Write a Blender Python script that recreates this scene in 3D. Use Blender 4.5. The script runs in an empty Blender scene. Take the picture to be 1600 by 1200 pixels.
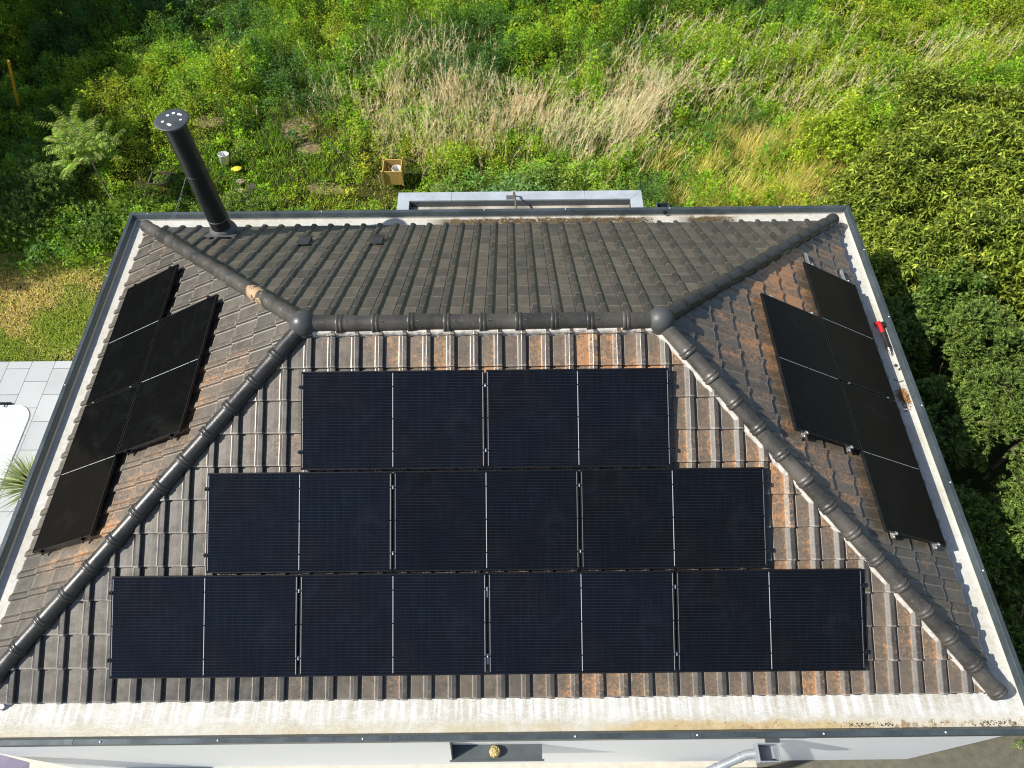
import bpy, bmesh, math, random
import numpy as np
from mathutils import Vector, Matrix
random.seed(4); RNG = np.random.default_rng(11)
sc = bpy.context.scene; COL = sc.collection

# ------------------------------------------------------------------ camera, sky, sun, exposure
CAM = Vector((.32993, -1.49162, 8.80145)); CROT = (.5746827, .0045098, -.0095604); FPX = 1131.453
cam = bpy.data.objects.new('camera', bpy.data.cameras.new('camera')); COL.objects.link(cam)
cam.location = CAM; cam.rotation_euler = CROT
cam.data.sensor_width = 36; cam.data.lens = FPX / 1600 * 36; cam.data.clip_end = 500
sc.camera = cam
SUN_TO = Vector((-2.62, -.50, 2.57)).normalized()
w = bpy.data.worlds.new('World'); sc.world = w; w.use_nodes = True
nt = w.node_tree; sky = nt.nodes.new('ShaderNodeTexSky'); sky.sky_type = 'NISHITA'; sky.sun_disc = False
sky.sun_elevation = math.asin(SUN_TO.z); sky.sun_rotation = math.atan2(SUN_TO.x, SUN_TO.y) % (2 * math.pi)
nt.links.new(sky.outputs[0], nt.nodes['Background'].inputs[0]); nt.nodes['Background'].inputs[1].default_value = .085
sl = bpy.data.lights.new('sun', 'SUN'); sl.energy = 4.6; sl.angle = math.radians(.5); sl.color = (1, .95, .86)
so = bpy.data.objects.new('sun', sl); COL.objects.link(so); so.rotation_euler = SUN_TO.to_track_quat('Z', 'Y').to_euler(); so.location = (-20, -5, 20)
sc.view_settings.view_transform = 'Standard'; sc.view_settings.look = 'None'; sc.view_settings.exposure = .50; sc.view_settings.gamma = 1
sc.cycles.filter_width = 1.1

# ------------------------------------------------------------------ numbers of the house
A, B, TH, G = 5.7573, 7.3984, .5105, .4445            # half width, depth, pitch, gutter + coping width
CT, ST, TT = math.cos(TH), math.sin(TH), math.tan(TH)
HB = B / 2; RZ = HB * TT; RX = A - HB                  # ridge height, ridge half length
TW, TC = .2765, .3755                                  # tile cover width, course
GZ = -3.3                                              # ground
CENT = Vector((0, HB, 0))

# ------------------------------------------------------------------ helpers
def tag(o, label=None, cat=None, group=None, kind=None):
    for k, v in (('label', label), ('category', cat), ('group', group), ('kind', kind)):
        if v: o[k] = v
    return o
def empty(name, loc=(0, 0, 0), mat=None):
    o = bpy.data.objects.new(name, None); COL.objects.link(o); o.empty_display_size = .2
    o.matrix_world = mat if mat is not None else Matrix.Translation(loc)
    return o
def keep(o, parent):                                   # parent without moving
    o.parent = parent
    if parent is not None: o.matrix_parent_inverse = WM(parent).inverted()
    return o
def WM(o):
    m = o.matrix_basis.copy()
    return (WM(o.parent) @ o.matrix_parent_inverse @ m) if o.parent else m
class MB:
    def __init__(s): s.v = []; s.f = []; s.m = []; s.uv = []; s.hasuv = False; s.sm = []
    def add(s, vs, fs, m=0, uvs=None, smooth=False):
        n = len(s.v); s.v += [tuple(v) for v in vs]
        for f in fs:
            s.f.append(tuple(n + i for i in f)); s.m.append(m); s.sm.append(smooth)
            if uvs: s.hasuv = True; s.uv.append([uvs[i] for i in f])
            else: s.uv.append([(0, 0)] * len(f))
    def box(s, c, d, M=None, m=0):
        vs = [Vector((c[0] + d[0] * x / 2, c[1] + d[1] * y / 2, c[2] + d[2] * z / 2)) for x in (-1, 1) for y in (-1, 1) for z in (-1, 1)]
        if M: vs = [M @ v for v in vs]
        s.add(vs, [(0, 1, 3, 2), (4, 6, 7, 5), (0, 4, 5, 1), (2, 3, 7, 6), (0, 2, 6, 4), (1, 5, 7, 3)], m)
    def tube(s, pts, r, n=10, m=0, caps=True, smooth=True):
        pts = [Vector(p) for p in pts]; rs = r if isinstance(r, (list, tuple)) else [r] * len(pts)
        rings = []; up = None
        for i, p in enumerate(pts):
            d = (pts[min(i + 1, len(pts) - 1)] - pts[max(i - 1, 0)])
            if d.length < 1e-9: d = Vector((0, 0, 1))
            d.normalize()
            if up is None or abs(up.dot(d)) > .98: up = Vector((1, 0, 0)) if abs(d.x) < .8 else Vector((0, 1, 0))
            a = (up - d * up.dot(d)).normalized(); b = d.cross(a); up = a
            rings.append([p + (a * math.cos(t) + b * math.sin(t)) * rs[i] for t in (2 * math.pi * k / n for k in range(n))])
        vs = [v for g in rings for v in g]; fs = []
        for i in range(len(pts) - 1):
            for k in range(n): fs.append((i * n + k, i * n + (k + 1) % n, (i + 1) * n + (k + 1) % n, (i + 1) * n + k))
        s.add(vs, fs, m, smooth=smooth)
        if caps:
            s.add(rings[0], [tuple(reversed(range(n)))], m); s.add(rings[-1], [tuple(range(n))], m)
    def lathe(s, prof, c, n=32, m=0, M=None, smooth=True):
        vs = []
        for r, z in prof:
            for k in range(n):
                t = 2 * math.pi * k / n; v = Vector((c[0] + r * math.cos(t), c[1] + r * math.sin(t), c[2] + z)); vs.append(M @ v if M else v)
        fs = [(i * n + k, i * n + (k + 1) % n, (i + 1) * n + (k + 1) % n, (i + 1) * n + k) for i in range(len(prof) - 1) for k in range(n)]
        s.add(vs, fs, m, smooth=smooth)
    def mesh(s, name, mats):
        me = bpy.data.meshes.new(name); me.from_pydata(s.v, [], s.f)
        for m in mats: me.materials.append(m)
        me.polygons.foreach_set('material_index', s.m); me.polygons.foreach_set('use_smooth', s.sm)
        if s.hasuv:
            u = me.uv_layers.new(name='UVMap'); u.data.foreach_set('uv', [c for f in s.uv for p in f for c in p])
        me.update(); return me
    def build(s, name, mats, parent=None, bevel=0, local=False, mw=None):
        if not isinstance(mats, (list, tuple)): mats = [mats]
        o = bpy.data.objects.new(name, s.mesh(name, mats)); COL.objects.link(o)
        if mw is not None: o.matrix_world = mw
        if parent is not None:
            if local: o.parent = parent
            else: keep(o, parent)
        if bevel:
            b = o.modifiers.new('bevel', 'BEVEL'); b.width = bevel; b.segments = 2; b.limit_method = 'ANGLE'
        return o
def ring_quads(mb, r0, z0, r1, z1, m=0, x0=-A, x1=A, y0=0, y1=B):
    a = [(x0 - r0, y0 - r0, z0), (x1 + r0, y0 - r0, z0), (x1 + r0, y1 + r0, z0), (x0 - r0, y1 + r0, z0)]
    b = [(x0 - r1, y0 - r1, z1), (x1 + r1, y0 - r1, z1), (x1 + r1, y1 + r1, z1), (x0 - r1, y1 + r1, z1)]
    mb.add(a + b, [(i, (i + 1) % 4, 4 + (i + 1) % 4, 4 + i) for i in range(4)], m)
def slopeM(k):                                         # k: 0 front, 1 right, 2 back, 3 left; columns: along eave, up the slope, normal
    D = HB if k % 2 == 0 else A
    base = Matrix(((1, 0, 0, 0), (0, CT, -ST, -D), (0, ST, CT, 0), (0, 0, 0, 1)))
    return Matrix.Translation(CENT) @ Matrix.Rotation(k * math.pi / 2, 4, 'Z') @ base
def unproj(u, v, z):                                   # ground plan position seen at a spot of the picture
    from mathutils import Euler
    d = Euler(CROT).to_matrix() @ Vector(((u - 800) / FPX, -(v - 600) / FPX, -1)); return CAM + d * ((z - CAM.z) / d.z)

# ------------------------------------------------------------------ materials
class N:
    def __init__(s, name):
        s.mat = bpy.data.materials.new(name); s.mat.use_nodes = True; s.t = s.mat.node_tree; s.b = s.t.nodes['Principled BSDF']
    def n(s, typ, **kw):
        o = s.t.nodes.new('ShaderNode' + typ)
        for k, v in kw.items():
            if hasattr(o, k): setattr(o, k, v)
        return o
    def put(s, inp, v):
        if isinstance(v, bpy.types.NodeSocket): s.t.links.new(v, inp)
        elif isinstance(v, (tuple, list)) and len(v) == 3 and inp.type == 'RGBA': inp.default_value = (*v, 1)
        else: inp.default_value = v
    def math(s, op, a, b=0., c=None, clamp=False):
        o = s.n('Math', operation=op); o.use_clamp = clamp; s.put(o.inputs[0], a); s.put(o.inputs[1], b)
        if c is not None: s.put(o.inputs[2], c)
        return o.outputs[0]
    def mix(s, f, a, b, blend='MIX'):
        o = s.n('MixRGB', blend_type=blend); s.put(o.inputs[0], f); s.put(o.inputs[1], a); s.put(o.inputs[2], b); return o.outputs[0]
    def obj(s): return s.n('TexCoord').outputs['Object']
    def xyz(s, v):
        o = s.n('SeparateXYZ'); s.put(o.inputs[0], v); return o.outputs
    def vec(s, x, y, z):
        o = s.n('CombineXYZ'); s.put(o.inputs[0], x); s.put(o.inputs[1], y); s.put(o.inputs[2], z); return o.outputs[0]
    def mapv(s, v, scale=(1, 1, 1), rot=(0, 0, 0)):
        o = s.n('Mapping'); s.put(o.inputs[0], v); o.inputs['Scale'].default_value = scale; o.inputs['Rotation'].default_value = rot; return o.outputs[0]
    def noise(s, v, scale, detail=4, rough=.55, out='Fac', dist=0):
        o = s.n('TexNoise'); s.put(o.inputs['Vector'], v); o.inputs['Scale'].default_value = scale; o.inputs['Detail'].default_value = detail
        o.inputs['Roughness'].default_value = rough; o.inputs['Distortion'].default_value = dist; return o.outputs[out]
    def white(s, v):
        o = s.n('TexWhiteNoise', noise_dimensions='3D'); s.put(o.inputs['Vector'], v); return o.outputs['Value']
    def ramp(s, f, a, b, lo=0., hi=1.):                # smoothstep a..b -> lo..hi
        o = s.n('MapRange', interpolation_type='SMOOTHSTEP'); s.put(o.inputs[0], f)
        for i, v in enumerate((a, b, lo, hi)): o.inputs[1 + i].default_value = v
        return o.outputs[0]
    def bump(s, h, strength=.3, dist=.01):
        o = s.n('Bump'); s.put(o.inputs['Height'], h); o.inputs['Strength'].default_value = strength; o.inputs['Distance'].default_value = dist
        s.t.links.new(o.outputs[0], s.b.inputs['Normal'])
    def set(s, **kw):
        for k, v in kw.items(): s.put(s.b.inputs[{'col': 'Base Color', 'rough': 'Roughness', 'metal': 'Metallic', 'spec': 'Specular IOR Level', 'coat': 'Coat Weight'}.get(k, k)], v)
        return s.mat
def plain(name, col, rough=.5, metal=0., var=.25, scale=6., spec=.5, bump=0.):
    q = N(name); o = q.obj(); f = q.noise(o, scale, 5); f2 = q.noise(o, scale * 9, 3)
    k = q.math('ADD', q.math('MULTIPLY', f, .7), q.math('MULTIPLY', f2, .3))
    c = q.mix(q.ramp(k, .3, .7), tuple(x * (1 - var) for x in col), tuple(min(1, x * (1 + var)) for x in col))
    if bump: q.bump(f2, bump)
    return q.set(col=c, rough=q.ramp(f, .3, .7, max(.02, rough - .07), min(1, rough + .07)), metal=metal, spec=spec)

def tile_material():
    q = N('weathered clay tile'); uv = q.n('TexCoord').outputs['UV']; o = q.obj()
    u, v, _ = q.xyz(uv); px, py, pz = q.xyz(o)
    cell = q.vec(q.math('FLOOR', u), q.math('FLOOR', v), 3.)
    rnd = q.white(cell); rnd2 = q.white(q.vec(q.math('FLOOR', v), q.math('FLOOR', u), 9.))
    fine = q.noise(o, 55, 5, .65); mid = q.noise(o, 6, 5, .6)
    streak = q.noise(q.mapv(o, (22, 22, 22)), 1, 6, .7, dist=1.4)
    fu = q.math('FRACT', u); fv = q.math('FRACT', v)
    base = q.mix(q.ramp(mid, .3, .72), (.054, .050, .044), (.088, .079, .067))
    base = q.mix(q.ramp(rnd, 0, 1), q.mix(1., base, (.76, .76, .78), 'MULTIPLY'), q.mix(1., base, (1.2, 1.16, 1.1), 'MULTIPLY'))
    base = q.mix(q.ramp(fine, .45, .75, 0, .30), base, (.15, .138, .12))
    cloud = q.noise(o, 13, 5, .68, dist=1.8)
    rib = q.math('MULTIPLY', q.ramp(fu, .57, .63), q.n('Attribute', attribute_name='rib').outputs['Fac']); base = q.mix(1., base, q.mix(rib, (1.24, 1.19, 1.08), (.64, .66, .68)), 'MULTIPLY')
    at = q.n('Attribute', attribute_name='wear').outputs['Fac']
    # rubbed edges of every tile
    edge = q.math('MAXIMUM', q.ramp(fv, .035, .06, 1, 0), q.math('MAXIMUM', q.math('MULTIPLY', q.ramp(fu, .07, .10, 1, 0), q.ramp(fu, .045, .07)), q.math('MULTIPLY', q.ramp(fu, .55, .575), q.ramp(fu, .59, .62, 1, 0))))
    base = q.mix(q.math('MULTIPLY', edge, q.ramp(cloud, .35, .6, .35, .9)), base, (.235, .215, .185))
    # where the dark coat has worn off: 'wear' of the slope, broken up by tile, clouds and swirls
    patch = q.noise(o, 1.0, 3, .6)
    k = q.math('ADD', q.math('MULTIPLY', patch, .9), q.math('MULTIPLY', q.math('SUBTRACT', rnd2, .5), .26))
    k = q.math('ADD', k, q.math('MULTIPLY', q.math('SUBTRACT', cloud, .5), 1.1)); k = q.math('ADD', k, q.math('MULTIPLY', q.math('SUBTRACT', streak, .5), .9))
    k = q.math('ADD', k, q.math('SUBTRACT', q.math('MULTIPLY', q.ramp(fu, .36, .54), .12), q.math('MULTIPLY', rib, .27)))
    k = q.math('ADD', k, q.math('SUBTRACT', q.math('MULTIPLY', at, .50), .50))
    m1 = q.ramp(k, .24, .60, 0, .70); m2 = q.ramp(k, .50, .72, 0, .85)
    dust = q.ramp(q.math('ADD', q.math('MULTIPLY', at, .45), q.math('ADD', q.math('MULTIPLY', streak, .35), q.math('MULTIPLY', cloud, .3))), .42, .80, 0, .52)
    base = q.mix(q.math('MULTIPLY', dust, q.math('SUBTRACT', 1., q.math('MULTIPLY', rib, .7))), base, (.160, .125, .092))
    base = q.mix(m1, base, (.25, .165, .10))
    base = q.mix(m2, base, q.mix(fine, (.36, .155, .055), (.58, .31, .14)))
    lich = q.noise(o, 38, 3, .6); base = q.mix(q.math('MULTIPLY', q.ramp(lich, .70, .74), q.ramp(mid, .48, .6)), base, (.30, .30, .24))
    q.bump(q.math('ADD', q.math('MULTIPLY', fine, .6), q.math('MULTIPLY', streak, .6)), .35, .004)
    return q.set(col=base, rough=q.ramp(mid, .3, .7, .33, .47), spec=.75)
M_TILE = tile_material()
M_RIDGE = plain('dark glazed ridge tile', (.034, .033, .031), .36, var=.35, scale=5, spec=.6, bump=.15)
def worn_ridge():
    q = N('weathered ridge tile'); o = q.obj(); f = q.noise(o, 3, 5); g = q.noise(q.mapv(o, (5, 5, 5)), 6, 6, .7); h = q.noise(o, 60, 3)
    c = q.mix(q.ramp(f, .35, .65), (.038, .036, .033), (.078, .072, .063)); c = q.mix(q.ramp(g, .56, .72, 0, .55), c, (.20, .17, .14)); c = q.mix(q.ramp(h, .6, .75, 0, .4), c, (.2, .19, .17))
    px, py, pz = q.xyz(o); dx = q.math('ABSOLUTE', q.math('SUBTRACT', px, -2.93)); dy = q.math('ABSOLUTE', q.math('SUBTRACT', py, 4.57))
    br = q.math('MULTIPLY', q.ramp(dx, .12, .16, 1, 0), q.ramp(q.noise(o, 9, 3), .42, .5)); c = q.mix(br, c, (.50, .34, .2)); uu, vv, _ = q.xyz(q.n('TexCoord').outputs['UV']); rn = q.white(q.vec(uu, vv, 1.)); c = q.mix(1., c, q.mix(rn, (.7, .7, .7), (1.35, 1.33, 1.3)), 'MULTIPLY')
    q.bump(h, .2, .004); return q.set(col=c, rough=.42, spec=.55)
M_RIDGEW = worn_ridge()
M_CAP = plain('slate grey ridge ball', (.065, .068, .07), .42, var=.15, scale=4, spec=.5)
M_MORTAR = plain('pale mortar', (.55, .52, .47), .9, var=.3, scale=14, bump=.5)
M_ZINC = plain('pale grey coated metal', (.50, .55, .59), .45, metal=.25, var=.12, scale=3)
M_PIPE = plain('grey coated pipe', (.27, .30, .33), .5, metal=.2, var=.12, scale=3)
M_ALU = plain('bare aluminium', (.7, .7, .7), .3, metal=.9, var=.1, scale=20)
M_BLACKAL = plain('black anodised aluminium', (.012, .012, .014), .38, metal=.4, var=.2, scale=20)
M_COPE = plain('anthracite coping metal', (.075, .095, .105), .42, metal=.35, var=.25, scale=2.5)
M_FLUE = plain('black enamelled flue', (.012, .016, .016), .45, var=.3, scale=4, spec=.4)
M_LEAD = plain('grey flashing', (.10, .105, .11), .5, var=.2, scale=8)
M_WHITE = plain('white specks', (.8, .8, .78), .6, var=.05)
def membrane(name, stains=True):
    q = N(name); o = q.obj(); x, y, z = q.xyz(o)
    n1 = q.noise(q.mapv(o, (1, 1, 1)), 1.6, 6, .65); n2 = q.noise(o, 14, 6, .7); wr = q.noise(q.mapv(o, (3, 9, 9)), 1.2, 6, .75, dist=2.2)
    wr2 = q.noise(q.mapv(o, (9, 3, 9)), 1.2, 6, .75, dist=2.2)
    c = q.mix(q.ramp(n1, .3, .75), (.60, .60, .57), (.50, .48, .41))
    c = q.mix(q.ramp(n2, .42, .8, 0, .5), c, (.34, .31, .24))
    drip = q.noise(q.mapv(o, (14, .6, 1)), 1, 3); side = q.ramp(y, -.30, -.12)      # rinsed drip tracks below the front eave
    c = q.mix(q.math('MULTIPLY', q.math('MULTIPLY', q.ramp(drip, .42, .62), side), q.ramp(y, .1, .2, 1, 0)), c, (.68, .70, .71))
    ln = q.math('ABSOLUTE', q.math('SUBTRACT', wr, .5)); front = q.ramp(y, -.02, .02, 1, 0)
    c = q.mix(q.math('MULTIPLY', q.math('MULTIPLY', q.ramp(ln, .0, .012, .8, 0), q.ramp(n1, .4, .55)), front), c, (.25, .23, .19))
    if stains:
        def win(v, a, b, s=.35): return q.math('MULTIPLY', q.ramp(v, a - s, a + s), q.ramp(v, b - s, b + s, 1, 0))
        jag = q.math('MULTIPLY', q.math('SUBTRACT', q.noise(o, 5, 6, .7), .5), .22)
        fy = q.math('ADD', y, jag)
        a = q.math('MULTIPLY', win(x, 1.5, 4.15, .35), q.ramp(fy, -.29, -.24, 1, 0))
        c = q.mix(q.math('MULTIPLY', a, .85), c, q.mix(q.ramp(q.noise(o, 7, 5, .7), .35, .65), (.36, .22, .08), (.56, .43, .22))); c = q.mix(q.math('MULTIPLY', a, q.ramp(q.noise(o, 19, 5, .75), .56, .66, 0, .8)), c, (.20, .11, .05))
        a = q.math('MULTIPLY', win(x, 3.9, 6.6, .3), q.math('MULTIPLY', q.ramp(fy, -.31, -.27, 1, 0), q.ramp(n2, .5, .58)))
        c = q.mix(a, c, (.16, .09, .045))
        yel = q.math('MULTIPLY', q.math('MULTIPLY', q.ramp(fy, -.33, -.18, 1, 0), q.ramp(n1, .35, .6, .1, .55)), 1.)
        c = q.mix(yel, c, (.5, .43, .25))
        by = q.math('ADD', y, jag)
        for x0, x1, n in ((-.9, 2.75, .40), (3.35, 4.15, .30)):
            a = q.math('MULTIPLY', win(x, x0, x1, .25), q.math('MULTIPLY', q.ramp(by, B + .13, B + .17), q.ramp(by, B + .30, B + .37, 1, 0)))
            a = q.math('MULTIPLY', a, q.ramp(q.noise(o, 11, 5, .7), n - .06, n + .02))
            c = q.mix(a, c, q.mix(n2, (.06, .045, .02), (.17, .12, .06)))
        dx = q.math('SUBTRACT', x, 6.03); dy = q.math('MULTIPLY', q.math('SUBTRACT', y, 4.05), .8)      # rusty nest of moss on the right
        d2 = q.math('ADD', q.math('MULTIPLY', dx, dx), q.math('MULTIPLY', dy, dy)); d2 = q.math('ADD', d2, q.math('MULTIPLY', jag, .04))
        c = q.mix(q.ramp(d2, .004, .012, .9, 0), c, q.mix(n2, (.2, .1, .03), (.5, .33, .15)))
        dx = q.math('SUBTRACT', x, 5.98); dy = q.math('MULTIPLY', q.math('SUBTRACT', y, B + .05), .35); d2 = q.math('ADD', q.math('MULTIPLY', dx, dx), q.math('MULTIPLY', dy, dy))
        c = q.mix(q.math('MULTIPLY', q.ramp(d2, .002, .012, .9, 0), q.ramp(n2, .4, .55)), c, (.33, .18, .07))
    q.bump(q.math('ADD', n2, q.math('MULTIPLY', q.ramp(ln, 0, .05, 0, 1), .6)), .35, .008)
    return q.set(col=c, rough=.55, spec=.35)
M_MEMB = membrane('white gutter membrane'); M_MEMB2 = plain('dirty flat roof membrane', (.36, .33, .28), .7, var=.4, scale=3)
def render_mat():
    q = N('white wall render'); o = q.obj(); n = q.noise(o, 90, 3); f = q.noise(o, 2, 4)
    q.bump(n, .5, .004); return q.set(col=q.mix(f, (.86, .88, .87), (.93, .93, .92)), rough=.9, spec=.2)
M_WALL = render_mat()

# ------------------------------------------------------------------ setting: ground, paving
EARTH = [(-5.1, 14.3, .42, .5), (-4.75, 13.6, .3, .25), (-4.1, 12.2, .5, .22), (-6.2, 11.5, .55, .5), (-7.4, 14.4, .4, .25)]
def ground_mat():
    q = N('soil and moss'); o = q.obj(); a = q.noise(o, .5, 5); b = q.noise(o, 9, 6, .7); g = q.noise(o, 45, 3)
    c = q.mix(q.ramp(a, .35, .65), (.035, .05, .012), (.07, .08, .022)); c = q.mix(q.ramp(b, .5, .7, 0, .7), c, (.10, .085, .035)); q.bump(b, 1., .1)
    x, y, z = q.xyz(o); jag = q.math('MULTIPLY', q.math('SUBTRACT', q.noise(o, 3.5, 5, .7), .5), 1.6); m = None
    for ex, ey, rx_, ry_ in EARTH:
        dx = q.math('DIVIDE', q.math('SUBTRACT', x, ex), rx_); dy = q.math('DIVIDE', q.math('SUBTRACT', y, ey), ry_); d2 = q.math('ADD', q.math('ADD', q.math('MULTIPLY', dx, dx), q.math('MULTIPLY', dy, dy)), jag); k = q.ramp(d2, .5, 1.3, 1, 0); m = k if m is None else q.math('MAXIMUM', m, k)
    c = q.mix(q.ramp(g, .4, .6, 0, .4), c, (.03, .04, .01)); c = q.mix(q.math('MULTIPLY', m, .92), c, q.mix(q.ramp(b, .35, .7), (.20, .15, .07), (.46, .38, .22)))
    return q.set(col=c, rough=.95, spec=.1)
xs = np.linspace(-60, 60, 121); ys = np.linspace(-40, 80, 121); mb = MB()
def gh(x, y): return (0 if (y < 8.4 or False) else .10 * math.sin(x * .9 + y * .6) * min(1, (y - 8.4) / 2) + .10 * math.sin(y * .8 - x * .31) * min(1, (y - 8.4) / 2))
mb.add([(x, y, GZ - .012 + (gh(x, y) if -40 < x < 40 else 0)) for y in ys for x in xs], [(j * 121 + i, j * 121 + i + 1, (j + 1) * 121 + i + 1, (j + 1) * 121 + i) for j in range(120) for i in range(120)], smooth=True)
tag(mb.build('ground', ground_mat()), kind='structure')
def gz(x, y):
    fx = (x + 60); fy = (y + 40); return GZ - .012 + gh(round(x), round(y))
def paving_mat():
    q = N('pale concrete slabs'); o = q.obj(); b = q.n('TexBrick', offset=.5, offset_frequency=2, squash=1.0)
    q.put(b.inputs['Vector'], q.mapv(o, (1, 1, 1), (0, 0, math.pi / 2))); b.inputs['Scale'].default_value = 1; b.inputs['Brick Width'].default_value = .62; b.inputs['Row Height'].default_value = .47
    b.inputs['Mortar Size'].default_value = .006; b.inputs['Mortar Smooth'].default_value = .1; b.inputs['Bias'].default_value = 0
    b.inputs['Color1'].default_value = (.40, .42, .43, 1); b.inputs['Color2'].default_value = (.45, .47, .48, 1); b.inputs['Mortar'].default_value = (.1, .1, .1, 1)
    n = q.noise(o, 40, 4); f = q.noise(o, 2, 5); c = q.mix(1., b.outputs['Color'], q.mix(n, (.85, .85, .85), (1.1, 1.1, 1.1)), 'MULTIPLY'); c = q.mix(q.ramp(f, .5, .7, 0, .25), c, (.3, .3, .3))
    q.bump(n, .2, .003); return q.set(col=c, rough=.75, spec=.3)
mb = MB(); mb.box((-11.6, 2.4, GZ + .0), (10.8, 9.2, .05)); tag(mb.build('pool_terrace', paving_mat()), kind='structure')
M_CONC = plain('weathered concrete', (.125, .115, .085), .85, var=.22, scale=8, bump=.4)
mb = MB(); mb.box((13.9, -5.5, GZ + .02), (20, 10.9, .05)); tag(mb.build('front_pavement', M_CONC), kind='structure')
mb = MB(); mb.box((-8.05, -5.5, GZ + .02), (23.9, 10.9, .05)); tag(mb.build('front_terrace', plain('pale beige paving', (.50, .47, .40), .8, var=.12, scale=6)), kind='structure')
q = N('pool cover slats'); o = q.obj(); wv = q.n('TexWave', wave_type='BANDS', bands_direction='Y'); q.put(wv.inputs['Vector'], o); wv.inputs['Scale'].default_value = 4.2
q.bump(wv.outputs['Fac'], .35, .012); M_COVER = q.set(col=q.mix(q.ramp(wv.outputs['Fac'], .0, .12), (.40, .44, .45), (.64, .67, .68)), rough=.4)
cx, cy = unproj(56, 648, GZ + .05)[:2]; r = .32
cx = -9.0; cy = 5.95
pc = empty('pool_cover', (-12.5, 3, GZ)); tag(pc, 'white slatted swimming pool cover with a rounded corner, beside the pale paving', 'pool cover')
pts = [(cx - 8, cy), (cx - r, cy)] + [(cx - r + r * math.sin(t), cy - r + r * math.cos(t)) for t in np.linspace(.15, math.pi / 2, 9)] + [(cx, cy - 9), (cx - 8, cy - 9)]
mb = MB(); n = len(pts); mb.add([(x, y, GZ + .045) for x, y in pts] + [(x, y, GZ + .02) for x, y in pts], [tuple(range(n))[::-1]] + [(i, (i + 1) % n, n + (i + 1) % n, n + i) for i in range(n)])
mb.build('slats', M_COVER, pc)
mb = MB(); mb.box((cx - 4.2, cy + .03, GZ + .05), (7.5, .045, .035)); mb.tube([(cx - .52, cy + .03, GZ + .07), (cx - .55, cy - .06, GZ + .07)], .012, 6)
mb.build('gap_strip', M_BLACKAL, pc)  # black strip stands in for the dark gap along the cover's back edge

# ------------------------------------------------------------------ the house
house = empty('house', (0, HB, GZ)); tag(house, 'white rendered house under a dark tiled hip roof with a broad white gutter', 'house')
WI = G - .065                                           # wall face sits just inside the coping
mb = MB()
for r0, z0, r1, z1 in ((WI, GZ, WI, -.19), (WI, -.19, -.3, -.19)): ring_quads(mb, r0, z0, r1, z1)
mb.build('wall', M_WALL, house)
mb = MB()
for k in range(1):
    ring_quads(mb, -.10, .06, -.06, -.165); ring_quads(mb, -.06, -.165, G - .085, -.165); ring_quads(mb, G - .085, -.165, G - .080, -.11)
gut = mb.build('gutter', M_MEMB, house)
mb = MB()
ring_quads(mb, G - .088, -.118, G - .058, -.050); ring_quads(mb, G - .058, -.050, G - .054, -.045); ring_quads(mb, G - .054, -.045, G, -.043); ring_quads(mb, G, -.043, G + .002, -.155); ring_quads(mb, G + .002, -.155, G - .06, -.155)
cop = mb.build('coping', M_COPE, house)
# overlapping joints of the coping
for (x, y, ax) in ((-4.6, -G + .027, 0), (-1.0, -G + .027, 0), (2.35, -G + .027, 0), (-2.2, B + G - .027, 0), (1.4, B + G - .027, 0), (-A - G + .027, 5.1, 1), (-A - G + .027, 2.3, 1), (A + G - .027, 3.3, 1)):
    mb = MB(); mb.box((x, y, -.046), (.10, .060, .010) if ax == 0 else (.060, .10, .010)); mb.build('joint_cover', M_COPE, cop, bevel=.003)
scr = MB(); scr.lathe([(.0, .006), (.007, .005), (.011, .0), (.011, -.004)], (0, 0, 0), 8); sm = scr.mesh('screw', [M_WHITE])
def copies(name, me, places, parent, **kw):
    for p in places:
        o = bpy.data.objects.new(name, me); COL.objects.link(o); o.matrix_world = p if isinstance(p, Matrix) else Matrix.Translation(p); keep(o, parent)
sp = [(x, -G + .028, -.038) for x in (-4.25, -2.95, -1.35, 1.0, 2.35, 3.75, 5.1)] + [(x, B + G - .028, -.038) for x in (-5.9, -4.9, -2.9, -.1, 1.3, 3.1, 5.0)] + [(-A - G + .028, y, -.038) for y in (6.4, 4.3, 2.5)] + [(A + G - .028, y, -.038) for y in (6.8, 5.4, 3.8, 2.6, 1.4)]
copies('screw', sm, sp, cop)

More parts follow.
